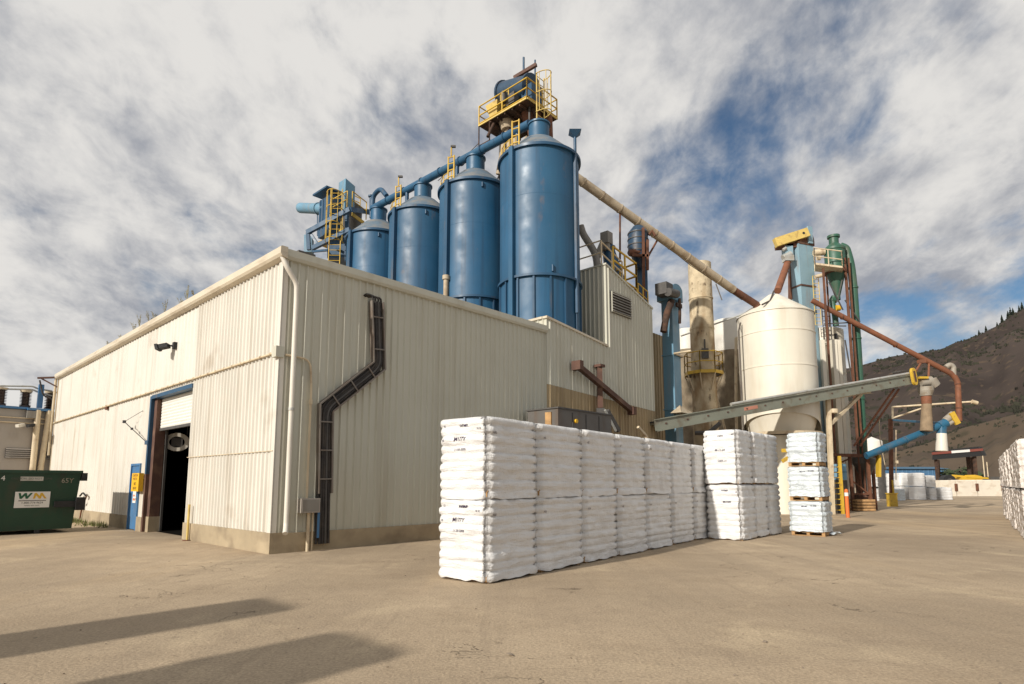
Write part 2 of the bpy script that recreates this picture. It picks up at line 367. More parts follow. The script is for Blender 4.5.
# ------------------------------------------------------------------ world and sun
SUN_H = R(42.4); SUN_E = R(27)
sd = Vector((-math.sin(SUN_H)*math.cos(SUN_E), -math.cos(SUN_H)*math.cos(SUN_E), math.sin(SUN_E)))
ld = bpy.data.lights.new('sun', 'SUN'); ld.energy = 4.7; ld.angle = R(1.4); ld.color = (1, .935, .84)
sun = bpy.data.objects.new('sun', ld); COL.objects.link(sun); sun.rotation_euler = sd.to_track_quat('Z', 'Y').to_euler(); sun.location = (-30, -30, 40)
w = bpy.data.worlds.new('World'); sc.world = w; w.use_nodes = True
SKYX, SKYY = 5.1, 2.2
def world():
    nt = w.node_tree; N = nt.nodes; L = nt.links; N.clear()
    out = N.new('ShaderNodeOutputWorld'); bg = N.new('ShaderNodeBackground'); bg.inputs['Strength'].default_value = .095; L.new(bg.outputs[0], out.inputs[0])
    sky = N.new('ShaderNodeTexSky'); sky.sky_type = 'NISHITA'; sky.sun_disc = False; sky.sun_elevation = SUN_E; sky.sun_rotation = math.pi+SUN_H; sky.air_density = 1.0; sky.dust_density = .8; sky.ozone_density = 1.5
    tc = N.new('ShaderNodeTexCoord'); sp = N.new('ShaderNodeSeparateXYZ'); L.new(tc.outputs['Generated'], sp.inputs[0])
    def math_(op, a, b=None):
        q = N.new('ShaderNodeMath'); q.operation = op
        for v, i in ((a, 0), (b, 1)):
            if v is None: continue
            if isinstance(v, (int, float)): q.inputs[i].default_value = v
            else: L.new(v, q.inputs[i])
        return q.outputs[0]
    zz = math_('ADD', math_('MAXIMUM', sp.outputs[2], 0.0), .42)
    cb = N.new('ShaderNodeCombineXYZ'); L.new(math_('DIVIDE', sp.outputs[0], zz), cb.inputs[0]); L.new(math_('DIVIDE', sp.outputs[1], zz), cb.inputs[1])
    def ns(scale, sv, rot, det, rough, dist, off=(0, 0, 0)):
        mp = N.new('ShaderNodeMapping'); mp.inputs['Scale'].default_value = sv; mp.inputs['Rotation'].default_value = (0, 0, rot); mp.inputs['Location'].default_value = off
        L.new(cb.outputs[0], mp.inputs['Vector'])
        t = N.new('ShaderNodeTexNoise'); t.inputs['Scale'].default_value = scale; t.inputs['Detail'].default_value = det; t.inputs['Roughness'].default_value = rough; t.inputs['Distortion'].default_value = dist
        L.new(mp.outputs[0], t.inputs['Vector']); return t.outputs['Fac']
    def rng(src, a, b, c=0, d=1, smooth=True):
        q = N.new('ShaderNodeMapRange'); q.interpolation_type = 'SMOOTHSTEP' if smooth else 'LINEAR'
        q.inputs[1].default_value = a; q.inputs[2].default_value = b; q.inputs[3].default_value = c; q.inputs[4].default_value = d
        L.new(src, q.inputs[0]); return q.outputs[0]
    big = ns(2.1, (1.0, 1.0, 1), R(20), 9, .55, .35, (SKYX, SKYY, 0))
    fine = ns(9.0, (1.25, .85, 1), R(-30), 8, .60, .3, (1, 3, 0))
    dens = math_('ADD', math_('MULTIPLY', big, .80), math_('MULTIPLY', fine, .20))
    # more cloud to the west (left), thinner to the east
    bias = rng(sp.outputs[0], -.45, .25, .165, .062)
    dens = math_('ADD', dens, bias)
    cov = rng(dens, .43, .575)
    shade = math_('ADD', math_('MULTIPLY', ns(2.6, (1.1, .9, 1), R(20), 8, .58, .3, (8.5, 3.2, 0)), .62), math_('MULTIPLY', ns(11, (1.2, .85, 1), R(-30), 7, .6, .25, (2, 9, 0)), .38))
    sh = rng(math_('ADD', shade, math_('MULTIPLY', math_('SUBTRACT', dens, .52), .30)), .345, .62)
    mx = N.new('ShaderNodeMix'); mx.data_type = 'RGBA'; L.new(sh, mx.inputs[0]); mx.inputs[6].default_value = (3.3, 3.5, 4.0, 1); mx.inputs[7].default_value = (8.1, 7.9, 7.6, 1)
    m2 = N.new('ShaderNodeMix'); m2.data_type = 'RGBA'; L.new(cov, m2.inputs[0]); sk = N.new('ShaderNodeMix'); sk.data_type = 'RGBA'; sk.blend_type = 'MULTIPLY'; sk.inputs[0].default_value = 1; L.new(sky.outputs[0], sk.inputs[6]); sk.inputs[7].default_value = (.58, .73, .82, 1); L.new(sk.outputs[2], m2.inputs[6]); L.new(mx.outputs[2], m2.inputs[7])
    L.new(m2.outputs[2], bg.inputs['Color'])
world()
sc.view_settings.view_transform = 'Standard'; sc.view_settings.look = 'None'; sc.view_settings.gamma = 1; sc.view_settings.exposure = 0.0
sc.cycles.max_bounces = 6

# ------------------------------------------------------------------ warehouse
def siding(mb, O, D, Nn, t0, t1, z0, z1, pitch=.25, depth=.03, rib=.30):
    # ribbed sheet metal: a folded profile drawn up the wall; z0, z1 may be functions of t
    f0 = z0 if callable(z0) else (lambda t: z0); f1 = z1 if callable(z1) else (lambda t: z1)
    pr = []; t = t0; a = pitch*rib*.35
    while t < t1-1e-6:
        e = t+pitch
        pn_ = math.floor(t/.98+.5); o_ = .005*noise.noise(Vector((pn_*3.7, O.x, 1.5))); depth_ = depth*(1+.22*noise.noise(Vector((t*5.1, O.y, 2.5)))); tl = .004*noise.noise(Vector((t*1.7, 7.7, O.x)))
        for tt, h in ((t, o_), (t+pitch*(1-rib)*.999, o_+tl), (t+pitch*(1-rib)+a, depth_+o_), (e-a, depth_+o_)):
            if tt < t1: pr.append((tt, h))
        t = e
    pr.append((t1, 0))
    vs = []; n = len(pr)
    for tt, h in pr:
        p = O+D*tt+Nn*h
        vs += [p+Z*f0(tt), p+Z*f1(tt)]
    mb.add(vs, [(2*i, 2*i+2, 2*i+3, 2*i+1) for i in range(n-1)])
    return mb
LS = 24.6                                    # length of the sunlit side
wh = thing('warehouse', W(0, 0), 'long low cream ribbed metal warehouse with an open roller door', 'warehouse')
D0, D1, DH = 5.45, 9.15, 4.42                # roller door opening
G0, G1, GH = 9.85, 10.85, 2.24                # blue personnel door
OL = W(0, 0); OR = W(0, 0)
mb = MB()
siding(mb, OL, V, -U, .0, D0, .46, 2.36, .205, .042, .40)
siding(mb, OL-U*.012, V, -U, .0, D0, 2.34, 4.66, .205, .042, .40)
siding(mb, OL, V, -U, .0, D0, 4.64, 7.0, .205, .042, .40)
siding(mb, OL, V, -U, D0, D1, DH, 4.66, .205, .042, .40)
siding(mb, OL, V, -U, D0, D1, 4.64, 7.0, .30, .02)
siding(mb, OL, V, -U, D1, G0, .46, 4.66, .30, .026, .35)
siding(mb, OL, V, -U, G0, G1, GH, 4.66, .30, .026, .35)
siding(mb, OL, V, -U, G1, LS, .46, 4.66, .30, .026, .35)
siding(mb, OL, V, -U, D1, LS, 4.64, 7.0, .30, .026, .35)
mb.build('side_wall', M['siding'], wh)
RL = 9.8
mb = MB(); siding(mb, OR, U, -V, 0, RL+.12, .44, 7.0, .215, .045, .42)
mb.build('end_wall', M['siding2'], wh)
mb = MB(); mb.wbox(-0.06, .24, -.07, D0-.04, 0, .47); mb.build('plinth', M['plinth'], wh)
mb = MB(); mb.wbox(.24, RL, -.07, .2, 0, .45); mb.build('plinth', M['plinth'], wh)
mb = MB(); mb.wbox(-.05, .2, D1+.12, G0-.02, 0, .47); mb.build('plinth', M['plinth'], wh); mb = MB(); mb.wbox(-.05, .2, G1+.02, LS, 0, .47)
mb.build('plinth', M['plinth'], wh)
mb = MB(); mb.wbox(-.035, .10, -.04, .0, .46, 7.0); mb.wbox(-.04, 0, -.04, .13, .46, 7.0); mb.build('corner_trim', M['siding'], wh)
mb = MB(); mb.wbox(0, RL, .15, LS-.05, 6.98, 7.06); mb.build('roof', M['grey'], wh)
mb = MB(); mb.wbox(-.055, -.043, .02, D0, 2.335, 2.352); mb.build('lap_seam', M['cream_steel'], wh)
# gutter along the sunlit eave, trim along the end wall
mb = MB()
prof = [(-.02, 6.92), (-.16, 6.96), (-.20, 7.02), (-.20, 7.18), (-.17, 7.20), (-.02, 7.20)]
mb.prism([W(r, -.22, z) for r, z in prof], V*(LS+.3))
mb.build('gutter', M['trim'], wh)
mb = MB(); mb.prism([W(.0, s, z) for s, z in [(.02, 6.94), (-.09, 6.96), (-.13, 7.03), (-.13, 7.20), (.3, 7.24), (.3, 6.98)]], U*(RL+.02)); mb.build('roof_trim', M['siding2'], wh)
ds = [W(-.1, -.10, 6.98), W(-.02, -.18, 6.72), W(.26, -.16, 6.38), W(.28, -.14, 6.0), W(.28, -.14, .62), W(.20, -.28, .46)]
mb = MB(); mb.path(ds, .060, 10, .12); mb.build('downspout', M['white_pipe'], wh)
mb = MB(); mb.tube(W(.28, -.14, 3.3), W(.28, -.14, 3.36), .075, 10); mb.build('pipe_clamp', M['galv'], wh)
# belt conduit at 4.65 m and its drop on the end wall
mb = MB(); mb.path([W(-.07, LS, 4.66), W(-.07, .2, 4.66)], .03, 6)
for i in range(44): mb.tube(W(-.07, .3+i*.55, 4.66), W(-.07, .36+i*.55, 4.66), .042, 6)
mb.path([W(.1, -.08, 4.62), W(.74, -.08, 4.60), W(.80, -.08, 3.9), W(.80, -.08, 1.15)], .028, 8, .22); mb.tube(W(.80, -.08, 3.5), W(.80, -.08, 3.62), .045, 8)
mb.build('conduit', M['cream_steel'], wh)
mb = MB(); mb.wbox(-.14, .06, -.10, .12, 4.54, 4.80); mb.build('junction_box', M['siding2'], wh)
mb = MB(); mb.wbox(-.09, -.03, 14.55, 14.8, 4.52, 4.70); mb.build('junction_box', M['rust'], wh)
# door opening: reveal, frame, shutter
mb = MB(); mb.wbox(-.05, .30, D1-.02, D1+.12, 1.9, DH+.10); mb.wbox(-.05, .30, D0-.03, D1-.02, DH, DH+.12)
mb.build('door_frame', M['blue_trim'], wh)
mb = MB(); mb.wbox(-.045, .30, D1-.02, D1+.115, .0, 1.898); mb.build('lower_frame', M['brown'], wh)
mb = MB(); mb.wbox(.06, .36, D1-.29, D1-.03, .5, DH-.02); mb.build('door_jamb', M['brown'], wh)
mb = MB(); mb.wbox(.04, .38, D1-.31, D1-.03, .0, .498); mb.build('jamb_foot', M['plinth'], wh)
mb = MB(); mb.wbox(.37, .44, D1-.37, D1-.32, .02, 3.6); mb.build('door_track', M['dkgrey'], wh); mb = MB(); mb.wbox(.30, .42, D0+.02, D0+.08, .02, 3.6); mb.build('door_track', M['dkgrey'], wh)
mb = MB()
zb = 3.42
for i in range(10):
    z = zb+i*.1; mb.prism([W(.20, D0+.02, z), W(.185, D0+.02, z+.05), W(.20, D0+.02, z+.096), W(.25, D0+.02, z+.096), W(.25, D0+.02, z)], V*(D1-D0-.36))
mb.build('roller_shutter', M['shutter'], wh)
mb = MB(); mb.wbox(.17, .27, D0+.02, D1-.34, zb-.09, zb-.002); mb.build('shutter_bottom_bar', M['dkgrey'], wh)
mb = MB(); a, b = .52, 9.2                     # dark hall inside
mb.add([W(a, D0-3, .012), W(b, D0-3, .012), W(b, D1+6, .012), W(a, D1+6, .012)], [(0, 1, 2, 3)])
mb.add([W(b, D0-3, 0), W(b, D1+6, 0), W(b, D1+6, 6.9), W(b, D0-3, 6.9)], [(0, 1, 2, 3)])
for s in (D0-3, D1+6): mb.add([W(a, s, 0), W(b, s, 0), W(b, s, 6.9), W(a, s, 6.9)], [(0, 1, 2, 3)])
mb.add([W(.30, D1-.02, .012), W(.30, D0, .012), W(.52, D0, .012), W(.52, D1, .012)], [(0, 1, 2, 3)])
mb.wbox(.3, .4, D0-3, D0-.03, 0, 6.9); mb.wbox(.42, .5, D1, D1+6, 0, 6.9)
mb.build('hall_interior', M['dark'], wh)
# blue personnel door
mb = MB(); mb.wbox(-.015, .05, G0+.06, G1-.06, .03, GH-.05); dr = mb.build('door', M['door_blue'], wh)
mb = MB(); mb.wbox(-.055, -.02, G0+.12, G0+.17, 1.0, 1.12); mb.tube(W(-.06, G0+.12, 1.06), W(-.06, G0+.26, 1.06), .016, 8); mb.build('handle', M['galv'], dr)
mb = MB(); mb.wbox(-.024, -.017, G1-.62, G1-.22, 1.5, 1.95); mb.build('vision_panel', M['dkgrey'], dr)
mb = MB(); mb.wbox(-.024, -.017, G0+.28, G0+.62, .92, 1.32); nb = mb.build('paper_notice', M['sign_white'], dr)
mb = MB(); mb.wbox(-.028, -.025, G0+.34, G0+.56, 1.0, 1.08); mb.wbox(-.028, -.025, G0+.40, G0+.56, 1.14, 1.2); mb.build('notice_print', M['orange'], dr)
mb = MB(); mb.wbox(-.05, .08, G0-.02, G0+.055, .0, GH+.03); mb.wbox(-.05, .08, G1-.055, G1+.02, .0, GH+.03); mb.wbox(-.05, .08, G0+.055, G1-.055, GH-.045, GH+.03); mb.build('small_door_frame', M['door_blue'], wh)
mb = MB(); mb.wbox(0, 8, LS-.1, LS, 0, 7); mb.build('rear_wall', M['siding2'], wh)
mb = MB(); mb.wbox(-.05, .06, LS-.02, LS+.03, .4, 7.0); mb.tube(W(-.12, LS+.1, 7.1), W(-.14, LS+.1, 3.0), .06, 8); mb.build('end_trim', M['cream_steel'], wh)
mb = MB(); mb.wbox(.35, .8, -.01, .3, 7.22, 7.30); mb.build('roof_cap', M['dkgrey'], wh)

# drum-shaped heater hanging in the doorway: pale ring round a dark square grille
hs0, hz0 = onL(177, 442, .75); p = W(.75, hs0, hz0)
fn = thing('unit_heater', p, 'round white drum heater with dark square front hanging in the open doorway', 'heater')
mb = MB(); k = 40
ax = -U
def discring(mb, c, ax, r0, r1, th, n=32):
    x = ax.cross(Z).normalized(); y = Z
    def ringp(r, o): return [c+ax*o+x*math.cos(2*math.pi*i/n)*r*1.25+y*math.sin(2*math.pi*i/n)*r for i in range(n)]
    a, b, e, f = ringp(r1, 0), ringp(r0, 0), ringp(r1, -th), ringp(r0, -th)
    q = lambda A, B: mb.add(A+B, [(i, (i+1) % n, n+(i+1) % n, n+i) for i in range(n)], True)
    q(a, b); q(a, e); q(b, f); q(e, f)
ax = (Vector((0, 0, p.z))-p).normalized(); hx = ax.cross(Z).normalized(); discring(mb, p, ax, .19, .31, .3); mb.build('drum', M['white_pipe'], fn)
mb = MB(); mb.box(p-ax*.1, (.12, .34, .30), (ax, hx, Z)); mb.build('grille', M['dkgrey'], fn)
mb = MB(); mb.bar(p+hx*.3-ax*.15+Z*.15, p+hx*.3-ax*.15+Z*3.6, .03); mb.bar(p-hx*.3-ax*.15+Z*.15, p-hx*.3-ax*.15+Z*3.6, .03); mb.build('hanger', M['dkgrey'], fn)

# floodlight above the door
s, z = onL(166, 346, -.3)
fl = thing('floodlight', W(-.03, s, z), 'black floodlight on a bracket high on the sunlit warehouse wall', 'floodlight')
mb = MB(); mb.wbox(-.10, .0, s-.08, s+.08, z-.05, z+.16); mb.bar(W(-.08, s, z+.05), W(-.26, s+.14, z+.03), .05); mb.build('bracket', M['black'], fl)
mb = MB(); c = W(-.30, s+.22, z+.02); ex = (-U*.75+V*.6-Z*.25).normalized(); ey = ex.cross(Z).normalized(); ez = ey.cross(ex)
mb.box(c, (.30, .28, .13), (ex, ey, ez)); mb.box(c+ex*.17, (.08, .34, .18), (ex, ey, ez)); hd = mb.build('lamp_housing', M['black'], fl)
mb = MB(); mb.box(c+ex*.215, (.02, .29, .14), (ex, ey, ez)); mb.build('lens', M['glass'], hd)

# yellow box sign by the doors
s0, z0 = onL(138.5, 490, -.12); s1, z1 = onL(133, 476, -.12)
s0 = G0-.55; s1 = G0+.22
sg = thing('warning_sign', W(-.12, (s0+s1)/2, 1.45), 'yellow box sign with dark lettering beside the open roller door', 'sign')
mb = MB(); mb.wbox(-.20, -.06, s0, s1, 1.32, 1.93); mb.build('sign_box', M['sign_yellow'], sg)
mb = MB(); mb.bar(W(-.06, s0+.1, 1.7), W(0.02, s0-.02, 1.7), .05); mb.build('sign_bracket', M['dkgrey'], sg)
def wall_text(parent, body, size, c, ax, up, m, name='lettering', shear=0):
    vs, fs = text_mesh(body, size, shear); mb = MB(); nrm = ax.cross(up)
    mb.add([c+ax*v.x+up*v.y+nrm*.0 for v in vs], fs); return mb.build(name, m, parent)
sm_ = (s0+s1)/2
wall_text(sg, 'CAUTION', .125, W(-.204, sm_, 1.85), -V, Z, M['roof_red'])
wall_text(sg, 'WATCH', .12, W(-.204, sm_, 1.735), -V, Z, M['roof_red'])
wall_text(sg, 'NO', .15, W(-.204, sm_, 1.57), -V, Z, M['black'])
wall_text(sg, 'ENTRY', .125, W(-.204, sm_, 1.42), -V, Z, M['black'])
# small arm with cables above the blue door
s, z = onL(131, 430, -.4)
ca = thing('wall_sensor', W(0, D1+.1, 3.0), 'thin dark cable arm sticking out from the blue door frame', 'bracket')
mb = MB(); q0 = W(-.06, D1+.08, 2.95); q1 = W(-.35, D1+1.75, 3.75); mb.tube(q0, q1, .014, 6); mb.tube(q1, W(-.03, D1+.9, 4.1), .008, 5)
mb.build('arm', M['black'], ca)
mb = MB(); mb.box(q1, (.08, .08, .10)); mb.box(q0*.35+q1*.65, (.06, .06, .08)); mb.build('sensor', M['black'], ca)
mb = MB(); mb.box(q0, (.10, .10, .14)); mb.build('mount', M['blue_trim'], ca)
# yellow post at the door corner
p = W(-.12, onL(187, 541, -.12)[0])
bo = thing('guard_post', p, 'thin faded yellow guard post at the right edge of the roller door', 'post')
mb = MB(); mb.tube(p, p+Z*1.0, .032, 10); mb.build('post', M['yellow2'], bo)
mb = MB(); mb.tube(p, p+Z*.02, .12, 10); mb.build('base_plate', M['rust'], bo)

# cable tray on the shaded end wall
ctp = [onR(376, 302, -.1), onR(378, 366, -.1), onR(325, 408, -.1), onR(323, 512, -.1)]
ct = thing('cable_tray', W(ctp[-1][0], -.1, .1), 'rusty edged cable tray climbing the shaded wall in two bends', 'cable tray')
hw = .175
def off2(pts, d):
    o = []
    for i, p in enumerate(pts):
        p = Vector(p); e = []
        if i > 0: e.append((p-Vector(pts[i-1])).normalized())
        if i < len(pts)-1: e.append((Vector(pts[i+1])-p).normalized())
        n = [Vector((-q.y, q.x)) for q in e]; m = sum(n, Vector((0, 0))).normalized(); k = d/max(.4, m.dot(n[0])); o.append(p+m*k)
    return o
def strip(mb, pts, s, w, h):
    for a, b in zip(pts, pts[1:]):
        a, b = Vector(a), Vector(b); mb.bar(W(a.x, s, a.y), W(b.x, s, b.y), h, w, up=V)
ctl = ctp[:-1]+[(ctp[-1][0], 1.35)]
for d in (-hw, hw):
    mb = MB(); strip(mb, off2(ctl, d), -.13, .16, .035); mb.build('tray_rail', M['tray'], ct)
mb = MB(); strip(mb, off2(ctl, 0), -.06, .02, .30); mb.build('tray_back', M['dkgrey'], ct)
for i, d in enumerate((-.12, -.065, -.01, .04, .10)):
    mb = MB(); pts = off2(ctl[:-1]+[(ctl[-1][0]+d*.5, .15)], d)
    mb.path([W(p.x, -.13-.02*(i % 2), p.y) for p in pts], .03+.006*(i % 3), 7, .25)
    mb.build('cable', M['cable'] if i != 3 else M['dkgrey'], ct)
for (a, b) in zip(ctl, ctl[1:]):
    a, b = Vector(a), Vector(b); n = int((b-a).length/.9)+1
    for i in range(n):
        q = a+(b-a)*((i+.5)/n); e = (b-a).normalized(); m = Vector((-e.y, e.x))*(hw-.01); MB().bar(W((q+m).x, -.19, (q+m).y), W((q-m).x, -.19, (q-m).y), .035, .02, up=V).build('rung', M['tray'], ct)
mb = MB()
for i, d in enumerate((-.13, -.05, .04, .12)):
    x, z = ctl[0]; mb.path([W(x+d, -.13, z-.1), W(x+d*1.1, -.16, z+.12), W(x-.25+d*.5, -.12, z+.16-.02*i), W(x-.3, .1, z+.10)], .026, 6, .1)
mb.build('cable_bend', M['cable'], ct)
# electrical box, with stubs going into the ground
b0, b1 = onR(299, 513, -.15), onR(318.5, 499, -.15)
eb = thing('electrical_box', W((b0[0]+b1[0])/2, -.1, b0[1]), 'grey electrical box low on the shaded wall beside the cable tray', 'electrical box')
mb = MB(); mb.wbox(b0[0], b1[0], -.24, -.04, b0[1], b1[1]+.02); bx = mb.build('box', M['utility'], eb)
mb = MB(); mb.wbox(b0[0]+.03, b1[0]-.03, -.252, -.242, b0[1]+.03, b1[1]-.01); mb.build('cover', M['grey'], bx)
mb = MB(); mb.tube(W(b0[0]+.25, -.14, b0[1]), W(b0[0]+.25, -.14, 0), .04, 8); mb.tube(W(b0[0]+.36, -.14, b0[1]), W(b0[0]+.36, -.14, 0), .02, 8); mb.build('conduit', M['cream_steel'], eb)
mb = MB(); mb.tube(W(b1[0]+.03, -.12, .9), W(b1[0]+.03, -.12, .3), .06, 8); mb.build('blue_sleeve', M['door_blue'], eb)

# weeds growing in the gutter
for i, px in enumerate((112, 124, 137, 143, 153, 158, 168, 184, 191, 198)):
    s = onL(px, interp([(57, 373), (283, 250)], px))[0]
    q = W(-.12, s, 7.17); mb = MB(); h = (.35, .3, .75, .85, .7, .55, 1.0, .5, .9, .45)[i]
    for k in range(5):
        d = Vector((rnd.uniform(-.10, .10), rnd.uniform(-.10, .10), h*rnd.uniform(.5, 1)*.62)); mb.path([q, q+d*.5+Vector((.02, 0, 0)), q+d], .005, 4)
        for j in range(6):
            t = rnd.uniform(.4, 1); e = q+d*t; mb.bar(e, e+Vector((rnd.uniform(-.1, .1), rnd.uniform(-.1, .1), rnd.uniform(.03, .12)))*.0+d*.06+Vector((rnd.uniform(-.03, .03), rnd.uniform(-.03, .03), 0)), .012, .006)
    nth = ('leftmost', 'second', 'third', 'fourth', 'fifth', 'sixth', 'seventh', 'eighth', 'ninth', 'rightmost')[i]
    tag(mb.build('dry_weed', M['weed']), nth+' dry weed from the left sprouting from the warehouse gutter', 'weed', 'weeds in the gutter')

# ------------------------------------------------------------------ process building (middle and tall sections)
R1, R2, R3 = RL+.02, 13.66, 17.3
SH = -.06
pb = thing('process_building', W(R1, 0), 'taller beige metal building behind the blue silos with a louvred vent', 'building')
def slope(t): return 7.5-(t-R1)*(7.5-7.08)/(R2-R1)
def bandz(t): return 5.1-(t-R1)*.045
def tall(t): return 10.55-(t-R2)*(10.55-9.45)/(R3-R2)
mb = MB(); siding(mb, W(0, SH), U, -V, R1, R2, bandz, slope, .215, .042, .42); siding(mb, W(0, SH), U, -V, R2, R3, bandz, tall, .215, .042, .42)
mb.build('front_wall', M['siding2'], pb)
mb = MB(); siding(mb, W(0, SH+.01), U, -V, R1, R3, .02, lambda t: bandz(t)+.01, .215, .042, .42); mb.build('lower_wall', M['tan'], pb)
mb = MB(); siding(mb, W(R2, SH), V, -U, 0, 7.0, 6.9, 10.55, .215, .042, .42); mb.build('side_wall', M['siding2'], pb)
mb = MB(); siding(mb, W(R1, SH), V, -U, 0, 1.5, 6.9, 7.5, .215, .042, .42); mb.build('parapet_return', M['siding2'], pb)
mb = MB(); mb.prism([W(R1-.06, SH-.07, 7.5), W(R1-.06, SH-.07, 7.58), W(R2+.02, SH-.07, 7.16), W(R2+.02, SH-.07, 7.08)], V*.22)
mb.prism([W(R1-.08, SH+.16, 7.5), W(R1-.08, SH+.16, 7.58), W(R1+.14, SH+.16, 7.58), W(R1+.14, SH+.16, 7.5)], V*1.5)
mb.build('parapet_cap', M['trim'], pb)
mb = MB(); mb.prism([W(R2-.05, SH-.06, 10.55), W(R2-.05, SH-.06, 10.62), W(R3+.05, SH-.06, 9.52), W(R3+.05, SH-.06, 9.44)], V*.14)
mb.wbox(R2-.05, R2+.1, SH+.08, 7.0, 10.55, 10.62); mb.build('roof_trim', M['siding2'], pb)
mb = MB(); mb.prism([W(R2+.1, .05, 10.5), W(R2+.1, .05, 10.54), W(R3-.05, .05, 9.44), W(R3-.05, .05, 9.40)], V*6.9); mb.prism([W(R1+.1, .05, 7.0), W(R1+.1, .05, 7.04), W(R2-.05, .05, 7.0), W(R2-.05, .05, 6.96)], V*8); mb.build('roof', M['grey'], pb)
mb = MB(); siding(mb, W(R3, SH), V, U, 0, 3.0, .02, 9.4, .26, .03); mb.wbox(R3+.02, 24, 3.0, 3.2, 0, 7.2); siding(mb, W(0, 1.0), U, -V, R3+.02, 21.0, .02, 8.9, .26, .03); mb.build('rear_wall', M['tan'], pb)
# louvre
l0, l1 = onR(610.5, 312, SH), onR(629.5, 304, SH)
la, lb = onR(610.5, 292, SH), onR(629.5, 319, SH)
r0, r1, zt, zb_ = la[0], lb[0], la[1], onR(610.5, 311, SH)[1]
mb = MB(); mb.wbox(r0-.06, r1+.06, SH-.06, SH-.045, zb_-.06, zt+.06); lv = mb.build('louvre', M['dkgrey'], pb)
mb = MB(); n = 7
for i in range(n):
    z = zb_+(zt-zb_)*(i+.5)/n; mb.prism([W(r0, SH-.065, z+.05), W(r0, SH-.14, z-.04), W(r0, SH-.135, z-.055), W(r0, SH-.065, z+.03)], U*(r1-r0))
mb.build('slat', M['grey'], lv)
mb = MB(); mb.wbox(r0-.03, r0, SH-.10, SH-.03, zb_-.03, zt+.03); mb.wbox(r1, r1+.03, SH-.10, SH-.03, zb_-.03, zt+.03); mb.wbox(r0, r1, SH-.10, SH-.03, zt, zt+.03); mb.wbox(r0, r1, SH-.10, SH-.03, zb_-.03, zb_); mb.build('frame', M['siding2'], lv)

